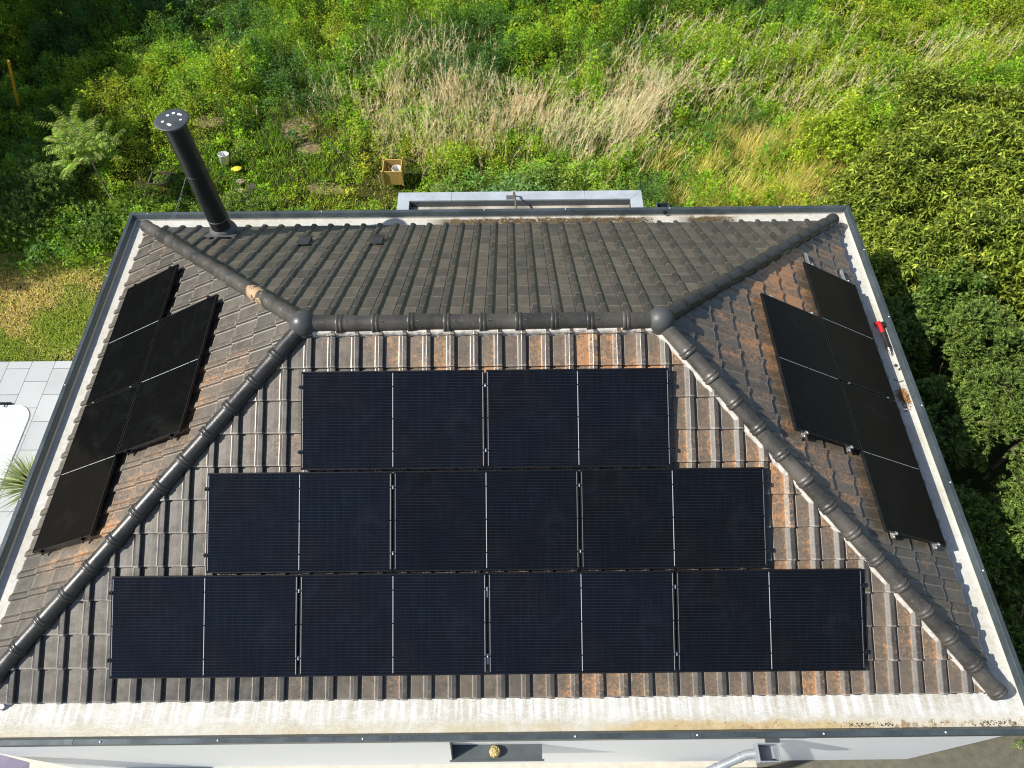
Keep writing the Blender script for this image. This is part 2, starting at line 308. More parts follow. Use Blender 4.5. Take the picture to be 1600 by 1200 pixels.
# tiled slopes: every tile a strip with pan, rib and overlap step, clipped at the hips
PROF = [(.0, -.006), (.012, -.006), (.022, .003), (.10, .004), (.155, .003), (.165, .006), (.200, .036), (.207, .039), (.250, .039), (.256, .036), (.2625, .0), (.2765, -.006)]
def slope(k, name, uoff):
    D = HB if k % 2 == 0 else A; W = A if k % 2 == 0 else HB; Mx = slopeM(k)
    bm = bmesh.new(); uvl = bm.loops.layers.uv.new('UVMap'); n0 = int(-(W + .4) / TW) - 2; n1 = int((W + .4) / TW) + 2
    rr = random.Random(k); LF, HS = ((.030, 1.), (.027, .8), (.017, 1.), (.024, .75))[k]; PRF = [(x, z * HS if z > .006 else z) for x, z in PROF]
    for ci in range(0, int(HB / CT / TC) + 1):
        t0 = ci * TC - .012; t1 = (ci + 1) * TC + .02
        for ti in range(n0, n1):
            u0 = ti * TW + uoff; lim = W - t0 * CT
            if u0 > lim or u0 + TW < -lim: continue
            dt = rr.uniform(-.004, .004); dn = rr.uniform(-.0015, .003); tw_ = rr.uniform(-.0015, .0015)
            lo = [bm.verts.new((u0 + x, t0 + dt, z + LF + dn + tw_ * (x / TW))) for x, z in PRF]
            l2 = [bm.verts.new((u0 + x, t0 + dt + .006, z + LF + .004 + dn + tw_ * (x / TW))) for x, z in PRF]
            hi = [bm.verts.new((u0 + x, t1, z + .002)) for x, z in PRF]
            bo = [bm.verts.new((u0 + x, t0 + dt, z * .9 + .003)) for x, z in PRF]
            for i in range(len(PROF) - 1):
                for a, b in ((bo, lo), (lo, l2), (l2, hi)):
                    f = bm.faces.new((a[i], a[i + 1], b[i + 1], b[i])); f.smooth = False
                    for l in f.loops: l[uvl].uv = (ti + k * 100 + .002 + .996 * min(1, max(0, (l.vert.co.x - u0) / TW)), ci + k * 50 + .002 + .98 * min(1, max(0, (l.vert.co.y - t0) / (TC + .05))))
    for sgn in (1, -1):
        g = bm.verts[:] + bm.edges[:] + bm.faces[:]
        bmesh.ops.bisect_plane(bm, geom=g, plane_co=(sgn * W, 0, 0), plane_no=Vector((sgn, CT, 0)).normalized(), clear_outer=True, dist=1e-5)
    bmesh.ops.bisect_plane(bm, geom=bm.verts[:] + bm.edges[:] + bm.faces[:], plane_co=(0, D * 0 + HB / CT - .01, 0), plane_no=(0, 1, 0), clear_outer=True, dist=1e-5)
    me = bpy.data.meshes.new(name); bm.to_mesh(me); bm.free(); me.materials.append(M_TILE); me.transform(Mx)
    co = np.empty(len(me.vertices) * 3); me.vertices.foreach_get('co', co); co = co.reshape(-1, 3)
    X, Y = co[:, 0], co[:, 1]
    if k == 0: wv = .16 + .72 * np.clip((X + 3.4) / 4.5, 0, 1) + .25 * np.exp(-((X + 2.6) ** 2) / 1.2 - ((Y - 2.4) ** 2) / .8) + .15 * (Y > 2.6) - .35 * np.clip((-X - 3) / 1.2, 0, 1)
    elif k == 1: wv = .55 + .95 * np.exp(-((X - 4.1) ** 2) / .35 - ((Y - 5.2) ** 2) / 1.6) + .35 * np.exp(-((X - 4.4) ** 2) / .2 - ((Y - 2.6) ** 2) / 3) + .5*np.exp(-((X - 4.6) ** 2) / .05 - ((Y - 6.1) ** 2) / .3) - .3 * np.clip((2 - Y) / 1.5, 0, 1)
    elif k == 2: wv = np.full(len(X), .06)
    else: wv = .15 + .95 * np.exp(-((X + 3.9) ** 2) / .8 - ((Y - 3.0) ** 2) / 1.2) + .9 * np.exp(-((X + 4.9) ** 2) / .25 - ((Y - 1.55) ** 2) / .16) - .3 * np.clip((1.0 - Y) / .7, 0, 1)
    at = me.attributes.new('wear', 'FLOAT', 'POINT'); at.data.foreach_set('value', wv.astype(np.float32))
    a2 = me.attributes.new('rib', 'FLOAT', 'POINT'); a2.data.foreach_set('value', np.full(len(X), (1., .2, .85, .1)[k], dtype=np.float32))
    o = bpy.data.objects.new(name, me); COL.objects.link(o); keep(o, house); return o
# the groove between two tiles falls at x = -5.0 on the front slope
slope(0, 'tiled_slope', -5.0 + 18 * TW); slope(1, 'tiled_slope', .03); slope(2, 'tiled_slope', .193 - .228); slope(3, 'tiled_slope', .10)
mb = MB()   # boarding under the tiles, so nothing shows through at the joints
e = [(-A, 0), (A, 0), (A, B), (-A, B)]; vs = [(x * .99, HB + (y - HB) * .99, -.03) for x, y in e] + [(-RX, HB, RZ - .05), (RX, HB, RZ - .05)]
mb.add(vs, [(0, 1, 5, 4), (1, 2, 5), (2, 3, 4, 5), (3, 0, 4)]); mb.build('roof_deck', plain('dark roofing felt', (.02, .02, .02), .8), house)

# hip and ridge tiles: overlapping half barrels with a collar at the low end
def barrel_run(name, p0, p1, n, side_clip, mat, R=.093, seg=14, col=.78):
    p0 = Vector(p0); p1 = Vector(p1); d = (p1 - p0).normalized(); L = (p1 - p0).length / n
    sx = d.cross(Vector((0, 0, 1))).normalized(); up = sx.cross(d).normalized()
    mb = MB(); rr = random.Random(len(name) + int(p0.x * 10))
    def ringp(t, r): return [p0 + d * t + sx * (r * math.cos(a)) + up * (r * math.sin(a) * 1.05) for a in np.linspace(-.35, math.pi + .35, seg)]
    for i in range(n):
        t = i * L; j = rr.uniform(-.006, .006); w = rr.uniform(-.007, .007)
        prof = [(t - .035, R * .90), (t - .035, R * 1.14), (t - .030, R * 1.20), (t - .004, R * 1.20), (t + .004, R * 1.09), (t + .010, R * 1.09), (t + .016, R * 1.18), (t + .036, R * 1.18), (t + .046, R * 1.05), (t + .06, R * 1.02), (t + L - .03, R * .96)]
        vs = []
        for tt, r in [(a_, R * (1 + (b_ / R - 1) * (col if b_ > R else 1))) for a_, b_ in prof]: vs += [v + sx * w + up * j for v in ringp(tt, r)]
        fs = [(a * seg + k, a * seg + k + 1, (a + 1) * seg + k + 1, (a + 1) * seg + k) for a in range(len(prof) - 1) for k in range(seg - 1)]
        mb.add(vs, fs, 0, smooth=True, uvs=[(i + .5, p0.x * 3 + p0.y)] * len(vs))
        # fixing clip and the small raised spine beside the crown
        c = p0 + d * (t + .075) + sx * side_clip * R * .45 + up * R * .98
        if side_clip: mb.tube([c - d * .012, c + d * .02, c + d * .028 + up * .006], .004, 5)
    o = mb.build(name, mat, house); es = o.modifiers.new('edges', 'EDGE_SPLIT'); es.split_angle = math.radians(50); return o
zo = .045
hips = [((-A, 0, zo), (-RX, HB, RZ + zo), -1, M_RIDGE), ((A, 0, zo), (RX, HB, RZ + zo), 1, M_RIDGEW), ((A, B, zo), (RX, HB, RZ + zo), 0, M_RIDGE), ((-A, B, zo), (-RX, HB, RZ + zo), 0, M_RIDGEW)]
for p0, p1, s_, m_ in hips:
    p0 = Vector(p0); p1 = Vector(p1); d = (p1 - p0).normalized(); barrel_run('hip_tiles', p0 + d * -.02, p1 - d * .10, 14, s_, m_, col=.4 if (p0.x < 0 and p0.y > 1) else .78, R=.098 if (p0.x < 0 and p0.y > 1) else .093)
barrel_run('ridge_tiles', (-RX - .01, HB, RZ + zo), (RX + .02, HB, RZ + zo), 10, 1, M_RIDGEW, R=.10)
for sx in (-1, 1):
    mb = MB(); mb.lathe([(.002, .160)] + [(.160 * math.sin(a), .160 * math.cos(a)) for a in np.linspace(.12, 1.85, 16)] + [(.160, -.052), (.160, -.075), (.13, -.09)], (sx * (RX + .02), HB, RZ + zo + .005), 32)
    mb.build('ridge_cap', M_CAP, house)
def mortar(p0, p1, off, w=.05, h=.09):
    p0 = Vector(p0); p1 = Vector(p1); d = (p1 - p0).normalized(); sx = d.cross(Vector((0, 0, 1))).normalized(); n = int((p1 - p0).length / .05); mb = MB(); vs = []
    rr = random.Random(3)
    for i in range(n + 1):
        c = p0.lerp(p1, i / n) + sx * off; k = rr.uniform(-.005, .005); o = 1 if off > 0 else -1
        vs += [c - sx * w * o, c - sx * w * o + Vector((0, 0, h)), c + sx * (w * .4 + k) * o + Vector((0, 0, h * .80)), c + sx * (w + k) * o + Vector((0, 0, h * .45)), c + sx * (w + k) * o + Vector((0, 0, -.05))]
    fs = [(i * 5 + k, i * 5 + k + 1, (i + 1) * 5 + k + 1, (i + 1) * 5 + k) for i in range(n) for k in range(4)]
    mb.add(vs, fs, smooth=False); mb.build('mortar_bed', M_MORTAR, house)
mortar((A - .05, .05, -.01), (RX, HB, RZ - .01), -.098, w=.016, h=.05); mortar((-RX, HB, RZ - .03), (RX, HB, RZ - .03), .102, w=.016, h=.06); mortar((-A + .05, B - .05, -.01), (-RX, HB, RZ - .01), -.096, w=.014, h=.05)

# flue with flashing, bands, lid and guy wires
FX, FY = -4.30, 7.02
flue = MB(); flue.lathe([(.160, -.3), (.160, 2.34)], (FX, FY, .05), 36); fl = flue.build('flue_pipe', M_FLUE, house)
for z in (1.52, .62): mb = MB(); mb.lathe([(.160, -.012), (.1655, -.009), (.1655, .009), (.160, .012)], (FX, FY, z), 36); mb.build('band', M_FLUE if z > 1 else M_LEAD, fl)
mb = MB(); mb.lathe([(.14, 0), (.14, -.05)], (FX, FY, 2.40), 24); mb.lathe([(.0, .018), (.20, .014), (.232, .010), (.238, .004), (.236, -.004), (.0, -.006)], (FX, FY, 2.43), 44); mb.lathe([(.160, 0), (.172, .004), (.172, .02), (.14, .02)], (FX, FY, 2.36), 36); mb.build('rain_lid', plain('grey enamelled lid', (.055, .065, .07), .45, var=.2), fl)
for a, rr_ in ((.95, .13), (.7, .14), (-.1, .13), (-1.5, .125), (-1.72, .11), (2.3, .11), (3.6, .12), (1.6, .13)):
    mb = MB(); c = (FX + rr_ * math.cos(a), FY + rr_ * math.sin(a), 2.4475); mb.lathe([(0, .002), (.013 + .012 * abs(math.sin(a * 5)), .0)], c, 7); mb.build('dropping', M_WHITE, fl)
nrm = Vector((0, ST, CT))
mb = MB(); mb.lathe([(.225, -.25), (.222, .0), (.21, .055), (.185, .105), (.161, .13)], (FX, FY, .315), 32); Ms = slopeM(2)
mb.box((4.30, (B - FY) / CT, .062), (.50, .56, .012), Ms); mb.build('flashing', M_LEAD, fl)
mb = MB(); mb.tube([(FX - .13, FY - .03, 1.5), (FX - .15, FY - .05, 1.5)], .012, 6); mb.tube([(FX + .12, FY + .05, 1.55), (FX + .16, FY + .06, 1.55)], .012, 6)
g0 = Vector((FX - .145, FY - .04, 1.5)); g1 = Vector((FX + .15, FY + .06, 1.55))
for a, b in ((g0, Vector((-5.45, 7.35, -.03))), (g0, Vector((-5.32, 7.30, .09))), (g1, Vector((-2.45, 7.5, .02)))): mb.tube([a, a.lerp(b, .5) - Vector((0, 0, .03)), b], .0013, 4)
mb.build('guy_wires', M_ZINC, fl)

# vent tiles on the back slope
for x in (-2.86, -1.73):
    t = (B - 6.53) / CT; mb = MB()
    f = [(-.10, 0, .05), (.10, 0, .05), (.10, .20, .05), (-.10, .20, .05)]
    c0 = [(-.105, -.01, .055), (.105, -.01, .055), (.10, -.02, .125), (-.10, -.02, .125), (-.085, .22, .058), (.085, .22, .058)]
    mb.add([Ms @ Vector((-x + a, t - .05 + b, c)) for a, b, c in c0], [(0, 1, 2, 3), (3, 2, 5, 4), (1, 5, 2), (0, 3, 4)])
    mb.box((-x, t - .068, .118), (.23, .06, .014), Ms); mb.build('roof_vent', M_RIDGE, house, bevel=.004)

# ------------------------------------------------------------------ front wall details
hop = empty('rain_hopper', (3.2, -.5, -.6))
def hopper(parent, c, zt, w=.25, d=.20, h=.20, m=None):
    mb = MB(); x, y = c; i = .016
    out = [(x - w / 2, y - d / 2), (x + w / 2, y - d / 2), (x + w / 2, y + d / 2), (x - w / 2, y + d / 2)]
    inn = [(x - w / 2 + i, y - d / 2 + i), (x + w / 2 - i, y - d / 2 + i), (x + w / 2 - i, y + d / 2 - i), (x - w / 2 + i, y + d / 2 - i)]
    bot = [(x - w / 4, y - d / 4), (x + w / 4, y - d / 4), (x + w / 4, y + d / 4), (x - w / 4, y + d / 4)]
    vs = [(a, b, zt) for a, b in out] + [(a, b, zt) for a, b in inn] + [(a, b, zt - h) for a, b in inn] + [(a, b, zt - h * .75) for a, b in out] + [(a, b, zt - h * 1.3) for a, b in bot]
    fs = []
    for k in range(4):
        j = (k + 1) % 4; fs += [(k, j, 4 + j, 4 + k), (4 + k, 4 + j, 8 + j, 8 + k), (k, 12 + k, 12 + j, j), (12 + k, 16 + k, 16 + j, 12 + j)]
    fs.append((8, 9, 10, 11)); mb.add(vs, fs); return mb.build('hopper', m or M_ZINC, parent, bevel=.002)
hopper(hop, (3.25, -.55), -.50, m=M_PIPE)
mb = MB(); mb.tube([(3.16, -.54, -.64), (3.04, -.55, -.68), (2.42, -.78, -.98), (2.25, -.84, -1.1), (2.2, -.86, -1.3), (2.2, -.86, GZ + .1)], .05, 14); dp = mb.build('downpipe', M_PIPE, hop)
for t_ in (.12, .55, .93): p = Vector((3.04, -.55, -.68)).lerp(Vector((2.42, -.78, -.98)), t_); e = Vector((-.62, -.23, -.30)).normalized() * .02; mb = MB(); mb.tube([p - e, p + e], .0545, 14); mb.build('pipe_collar', M_PIPE, hop)
mb = MB(); mb.box((3.25, -.42, -.30), (.16, .10, .035)); mb.build('spout', M_COPE, hop)
tag(hop, 'pale grey rainwater hopper and slanting downpipe on the white front wall', 'downpipe'); hop.name = 'rainwater_pipe'
hp2 = empty('rainwater_hopper', (3.02, B + G + .1, -.3)); hopper(hp2, (3.02, B + G + .13), -.14, .22, .17, .2, M_COPE); mb = MB(); mb.tube([(3.02, B + G + .12, -.35), (3.02, B + G + .12, GZ)], .045, 12); mb.build('downpipe', M_COPE, hp2)
mb = MB(); mb.tube([(3.02, B + .34, -.09), (3.02, B + G + .09, -.12)], .03, 12); mb.build('spout', M_BLACKAL, hp2)
tag(hp2, 'small dark grey rain hopper behind the back coping, right of the flat-roofed extension', 'rain hopper')
M_SHELF = plain('dark grey powder coated metal', (.065, .08, .085), .5, var=.1)
sh = empty('wall_shelf', (.1, -.5, -.95)); tag(sh, 'dark grey metal shelf with a triangular left gusset on the white front wall', 'shelf')
mb = MB(); mb.box((.115, -WI - .085, -1.0), (1.09, .17, .03)); mb.box((.115, -WI - .175, -1.0), (1.14, .02, .05)); mb.build('top_plate', M_SHELF, sh)
mb = MB(); vs = [(-.43, -WI, -.985), (-.43, -WI, -.50), (-.43, -WI - .165, -.985)]; mb.add(vs + [(x + .012, y, z) for x, y, z in vs], [(0, 1, 2), (5, 4, 3), (0, 3, 4, 1), (1, 4, 5, 2), (2, 5, 3, 0)]); mb.build('side_plate', M_SHELF, sh)

# ------------------------------------------------------------------ extension behind
ext = empty('flat_roof_extension', (.5, B + .9, GZ)); tag(ext, 'flat-roofed extension with a pale grey coping behind the back gutter', 'extension')
E0, E1, EY = -1.70, 2.76, 8.72; EZ = -.45; W_ = .215
mb = MB()
mb.box(((E0 + E1) / 2, (B + WI + EY - .03) / 2 + .01, (GZ + EZ - .2) / 2), (E1 - E0 - .06, EY - .03 - B - WI, EZ - .2 - GZ)); mb.build('wall', M_WALL, ext)
mb = MB(); mb.box(((E0 + E1) / 2, (B + WI + EY) / 2, EZ - .16), (E1 - E0 - .2, EY - B - WI - .1, .03)); mb.build('roof_membrane', M_MEMB2, ext)
mb = MB(); M_ZIN2 = plain('dark inner upstand', (.075, .09, .095), .5, var=.1)
mb.box((E0 + W_, (B + WI + EY - .2) / 2, EZ - .09), (.02, EY - .2 - B - WI, .10)); mb.box((E1 - W_, (B + WI + EY - .2) / 2, EZ - .09), (.02, EY - .2 - B - WI, .10)); mb.box(((E0 + E1) / 2, EY - W_ - .004, EZ - .085), (E1 - E0 - 2 * W_ - .02, .02, .12)); mb.build('upstand', M_ZIN2, ext)
def poly_prism(mb, pts, z0, z1):
    n = len(pts); mb.add([(x, y, z1) for x, y in pts] + [(x, y, z0) for x, y in pts], [tuple(range(n)), tuple(range(n, 2 * n))[::-1]] + [(i, n + i, n + (i + 1) % n, (i + 1) % n) for i in range(n)])
cs = [-1.70, -.72, 1.72, 2.76]; yi = EY - W_; yb = B + WI + .07
for i in range(3):
    a0, a1 = cs[i] + (.002 if i else 0), cs[i + 1] - (.002 if i < 2 else 0); pts = [(a0, EY), (a0, yi), (a1, yi), (a1, EY)]
    if i == 0: pts = [(a0, EY), (a0 + W_, yi), (a1, yi), (a1, EY)]
    if i == 2: pts = [(a0, EY), (a0, yi), (a1 - W_, yi), (a1, EY)]
    mb = MB(); poly_prism(mb, pts, EZ - .06, EZ); mb.build('coping_piece', M_ZINC, ext, bevel=.003)
for s_, x in ((1, E0), (-1, E1)):
    mb = MB(); pts = [(x, EY - .002), (x, yb), (x + s_ * W_, yb), (x + s_ * W_, yi - .003)]; pts = pts if s_ > 0 else pts[::-1]; poly_prism(mb, pts, EZ - .06, EZ - .001); mb.build('coping_piece', M_ZINC, ext, bevel=.003)
br = empty('bracket', (.45, 8.55, EZ)); tag(br, 'thin bent metal bracket standing on the pale grey coping of the extension', 'bracket')
mb = MB(); mb.tube([(.47, B + G + .05, EZ + .12), (.44, 8.35, EZ + .16), (.42, 8.55, EZ + .12), (.42, 8.6, EZ + .0)], [.014, .016, .02, .02], 8); mb.build('arm', plain('rusty brown metal', (.13, .09, .06), .6), br)
mb = MB(); mb.box((.36, 8.56, EZ + .004), (.16, .10, .006)); mb.build('foot', M_LEAD, br)

# ------------------------------------------------------------------ solar panels
PW, PH, PG = 2.094, 1.1233, .0243
def glass_mat():
    q = N('photovoltaic glass'); o = q.obj(); x, y, z = q.xyz(o)
    def line(v, period, w, soft=.0015):
        m = q.math('ABSOLUTE', q.math('SUBTRACT', q.math('MODULO', q.math('ADD', v, period * 50), period), period / 2)); return q.ramp(m, w, w + soft, 1, 0)
    bus = line(y, .0333, .0011, .0022); cellx = line(x, .0915, .0011); celly = line(y, .183, .001)
    oi = q.n('ObjectInfo').outputs['Random']
    cid = q.vec(q.math('FLOOR', q.math('DIVIDE', x, .0915)), q.math('FLOOR', q.math('DIVIDE', y, .183)), q.math('MULTIPLY', oi, 57))
    rn = q.white(cid); big = q.noise(q.mapv(o, (1, 1, 1)), 1.3, 3)
    at = q.n('Attribute', attribute_type='OBJECT', attribute_name='reflect_dim').outputs['Fac']
    pr = q.white(q.vec(q.math('MULTIPLY', oi, 91), 3., 5.)); c = q.mix(q.ramp(rn, 0, 1), (.0036, .0050, .0088), (.0050, .0070, .0118)); c = q.mix(q.math('MULTIPLY', pr, .4), c, (.0040, .0078, .0160)); c = q.mix(q.ramp(big, .38, .66, 0, .75), c, (.0052, .0050, .0070))
    c = q.mix(at, c, (.0036, .0038, .0036))  # dimmer sky reflection of side and right-hand panels painted into the glass colour
    ls = q.math('MULTIPLY', q.math('SUBTRACT', 1., q.math('MULTIPLY', at, .6)), .33)
    c = q.mix(q.math('MULTIPLY', bus, ls), c, (.040, .046, .060)); c = q.mix(q.math('MULTIPLY', cellx, q.math('MULTIPLY', ls, .6)), c, (.03, .035, .05)); c = q.mix(q.math('MULTIPLY', celly, .8), c, (.003, .003, .005))
    # white reflector strips at the middle and at both ends
    ax = q.math('ABSOLUTE', x); mid = q.ramp(ax, .0028, .0045, 1, 0)
    ends = q.ramp(q.math('ABSOLUTE', q.math('SUBTRACT', ax, PW / 2 - .0165)), .0022, .0036, 1, 0)
    brk = q.ramp(q.math('ABSOLUTE', q.math('SUBTRACT', q.math('MODULO', q.math('ADD', y, 5.), .37), .2)), .006, .008, 0, 1)
    inside = q.ramp(q.math('ABSOLUTE', y), PH / 2 - .03, PH / 2 - .025, 1, 0)
    wl = q.math('MULTIPLY', q.math('MULTIPLY', q.math('MAXIMUM', mid, q.math('MULTIPLY', ends, q.math('SUBTRACT', .8, at))), brk), inside)
    c = q.mix(wl, c, (.42, .44, .45))
    dust = q.noise(q.mapv(o, (9, 4, 1), (0, 0, .4)), 3, 6, .8, dist=2.5); d2 = q.noise(o, 130, 2)
    c = q.mix(q.ramp(dust, .70, .86, 0, .16), c, (.22, .26, .32)); c = q.mix(q.ramp(q.noise(o, 2.2, 4, .7, dist=1.), .45, .8, 0, .012), c, (.30, .33, .40)); c = q.mix(q.ramp(d2, .76, .82, 0, .25), c, (.2, .2, .2))
    q.bump(q.noise(o, 3, 3), .03, .002)
    return q.set(col=c, rough=q.ramp(dust, .4, .8, .04, .10), spec=q.math('SUBTRACT', .2, q.math('MULTIPLY', at, .175)))
M_GLASS = glass_mat()
def panel_proto():
    root = empty('solar_panel')
    mb = MB(); f = .011; h = .035
    for s in (-1, 1):
        mb.box((0, s * (PH / 2 - f / 2), -h / 2), (PW, f, h)); mb.box((s * (PW / 2 - f / 2), 0, -h / 2 + .0001), (f, PH - 2 * f, h - .0004))
    mb.box((0, 0, -h + .001), (PW - .03, PH - .03, .002))
    mb.build('frame', M_BLACKAL, root, local=True)
    mb = MB(); mb.add([(x * (PW / 2 - f), y * (PH / 2 - f), -.0022) for x, y in ((-1, -1), (1, -1), (1, 1), (-1, 1))], [(0, 1, 2, 3)]); mb.build('cell_glass', M_GLASS, root, local=True)
    return root
proto = panel_proto(); used = [False]
def place_panel(k, u, t, label, group, reflect_dim):
    """u: low end along the eave, t: lower edge up the slope"""
    if not used[0]: r = proto; used[0] = True
    else:
        r = proto.copy(); COL.objects.link(r)
        for ch in proto.children:
            c = ch.copy(); COL.objects.link(c); c.parent = r
    r.matrix_world = slopeM(k) @ Matrix.Translation((u + PW / 2, t + PH / 2, .1295)) @ Matrix.Rotation(random.uniform(-.0012, .0012), 4, 'Z')
    tag(r, label, 'solar panel', group)
    for ch in r.children: ch['reflect_dim'] = reflect_dim
    return r
S3, X3, X2, X1 = .281, -4.1883, -3.1307, -2.0717; P = PW + PG; Q = PH + PG
gF = 'solar panels on the front slope'
lab3 = ['first panel from the left in the lowest row on the front slope', 'second panel from the left in the lowest row on the front slope', 'third panel from the left in the lowest row on the front slope', 'rightmost panel in the lowest row of navy solar panels, nearest the right front hip']
lab2 = ['left panel of the three navy solar panels in the middle row of the front slope', 'middle panel of the three navy solar panels in the middle row of the front slope', 'right panel of the three navy solar panels in the middle row of the front slope']
lab1 = ['left panel of the topmost pair of navy solar panels just below the ridge', 'right panel of the topmost pair of navy solar panels just below the ridge']
for i, l in enumerate(lab3): place_panel(0, X3 + i * P, S3, l, gF, (0, 0, .15, .4)[i])
for i, l in enumerate(lab2): place_panel(0, X2 + i * P, S3 + Q, l, gF, (0, .35, .4)[i])
for i, l in enumerate(lab1): place_panel(0, X1 + i * P, S3 + 2 * Q, l, gF, (0, .15)[i])
LS, LO, LI, RS, RO, RI = .3008, 5.8612, 4.8048, .1529, 5.8473, 4.787
ul = HB - LO; gL = 'solar panels on the left slope'; gR = 'solar panels on the right slope'
place_panel(3, ul, LS, 'black solar panel at the far end of the column beside the left gutter', gL, 1.)
place_panel(3, ul + P, LS, 'black solar panel at the near end of the column beside the left gutter', gL, 1.)
place_panel(3, HB - LI, LS + Q, 'black solar panel of the left slope that lies higher up, beside the hip', gL, 1.)
ur = RO - HB
place_panel(1, ur - PW, RS, 'black solar panel at the far end of the column beside the right gutter', gR, 1.)
place_panel(1, ur - PW - P, RS, 'black solar panel at the near end of the column beside the right gutter', gR, 1.)
place_panel(1, RI - HB - PW, RS + Q, 'black solar panel of the right slope that lies higher up, nearest the ridge', gR, 1.)

# rails with end and middle clamps and roof hooks
def clampmesh(m, name):
    mb = MB(); mb.box((0, 0, .012), (.022, .045, .05)); mb.box((.006, 0, .036), (.036, .045, .004)); mb.lathe([(.0, .014), (.006, .013), (.0075, .008), (.0075, 0)], (0, 0, .038), 8); mb.lathe([(.012, -.02), (.014, .0), (.009, .004), (0, .004)], (-.025, .0, .0), 8); return mb.mesh(name, m)
CB = clampmesh([M_BLACKAL], 'clamp'); CA = clampmesh([M_ALU], 'clamp')
mbm = MB(); mbm.box((0, 0, 0), (.012, .04, .004)); mbm.lathe([(.0, .007), (.006, .006), (.0075, 0)], (0, 0, .001), 8); CM = mbm.mesh('clamp', [M_ALU])
def rail(k, u0, u1, t, mids, label, group, ends, alu=False, ext_=(.045, .045)):
    Mx = slopeM(k); r = empty('mounting_rail', mat=Mx @ Matrix.Translation(((u0 + u1) / 2, t, .075)))
    mb = MB(); mb.box(((u0 + u1) / 2 + (ext_[1] - ext_[0]) / 2, t, .0775), (u1 - u0 + ext_[0] + ext_[1], .036, .031), Mx)
    for s in (-1, 1): mb.box(((u0 + u1) / 2 + (ext_[1] - ext_[0]) / 2, t + s * .013, .0942), (u1 - u0 + ext_[0] + ext_[1], .008, .003), Mx)
    mb.build('profile', M_ALU, r)
    n = max(2, int((u1 - u0) / .9)); 
    for i in range(n):
        u = u0 + .3 + (u1 - u0 - .6) * i / (n - 1); mb = MB(); mb.box((u, t - .05, .058), (.035, .12, .006), Mx); mb.box((u, t - .035, .068), (.035, .006, .02), Mx); mb.build('roof_hook', M_ALU, r)
    for u, me, s in [(u0, CA if alu else CB, 1), (u1, CA if alu else CB, -1)]:
        o = bpy.data.objects.new('clamp', me); COL.objects.link(o); o.matrix_world = Mx @ Matrix.Translation((u - s * .012, t, .0985)) @ Matrix.Rotation(0 if s > 0 else math.pi, 4, 'Z'); keep(o, r)
    for u in mids:
        o = bpy.data.objects.new('clamp', CM); COL.objects.link(o); o.matrix_world = Mx @ Matrix.Translation((u, t, .132)); keep(o, r)
    tag(r, label, 'rail', group)
for row, (x, n, s0) in enumerate(((X3, 4, S3), (X2, 3, S3 + Q), (X1, 2, S3 + 2 * Q))):
    nm = ('lowest', 'middle', 'topmost')[row]
    for fr, wd in ((.18, 'lower'), (.84, 'upper')):
        rail(0, x, x + n * P - PG, s0 + PH * fr, [x + i * P - PG / 2 for i in range(1, n)], f'{wd} mounting rail with black end clamps under the {nm} row of front panels', 'rails under the front panels', None)
for k, u0, n, t0, nm, al, ex in ((3, ul, 2, LS, 'column beside the left gutter', False, (.05, .03)), (3, HB - LI, 1, LS + Q, 'upper single panel on the left slope', False, (.05, .03)), (1, ur - 2 * P + PG, 2, RS, 'column beside the right gutter', True, (.05, .28)), (1, RI - HB - PW, 1, RS + Q, 'upper single panel on the right slope', True, (.05, .04))):
    for fr, wd in ((.15, 'lower'), (.85, 'upper')):
        rail(k, u0, u0 + n * P - PG, t0 + PH * fr, [u0 + i * P - PG / 2 for i in range(1, n)], f'{wd} mounting rail under the {nm}', 'rails under the side panels', None, al, ex)

# ------------------------------------------------------------------ tool and debris in the gutter
tl = empty('cordless_tool', (6.0, 5.05, -.16)); tag(tl, 'red and black cordless tool lying in the right gutter beside the panels', 'power tool')
def seg(a, b, rr_, n=14): mb = MB(); mb.tube([Vector(a).lerp(Vector(b), i / (len(rr_) - 1)) for i in range(len(rr_))], rr_, n); return mb
H0 = Vector((6.03, 5.28, -.10)); H1 = Vector((6.04, 4.86, -.11)); H2 = Vector((6.05, 4.74, -.12))
M_RED = plain('red plastic', (.55, .015, .02), .35, var=.1); M_BLK = plain('black rubber', (.012, .012, .013), .55, var=.2)
seg(H0.lerp(H1, .30), H1, [.030, .034, .030, .028, .030, .033, .036]).build('body', M_BLK, tl)
seg(H0 + Vector((-.015, .06, .01)), H0.lerp(H1, .34), [.024, .033, .035, .033, .030]).build('head', M_RED, tl)
mb = MB(); mb.box((6.0, 5.31, -.10), (.10, .06, .05)); mb.build('battery', M_RED, tl, bevel=.012)
mb = MB(); mb.box((6.075, 5.29, -.10), (.045, .09, .07)); mb.build('trigger_guard', M_BLK, tl, bevel=.01)
seg(H1, H2, [.030, .026, .018, .018, .006]).build('chuck', plain('steel chuck', (.3, .3, .28), .3, metal=.8), tl)
deb = [(6.075, 4.56, .022), (6.125, 4.49, .026), (6.155, 4.13, .016), (6.02, 4.02, .03), (6.06, 3.98, .035), (-.15, -.31, .012), (1.05, -.30, .012)]
for i, (x, y, s) in enumerate(deb[:2]):
    mb = MB(); rr_ = random.Random(i); mb.tube([(x - s, y, -.158), (x, y + s * .4, -.14), (x + s, y - s * .3, -.158)], [s * .5, s, s * .4], 7, smooth=False)
    tag(mb.build('debris_lump', M_BLK), ('black lump of debris on the right gutter, nearer the cordless tool', 'black lump of debris on the right gutter, nearer the coping')[i], 'debris', 'debris lumps in the right gutter')
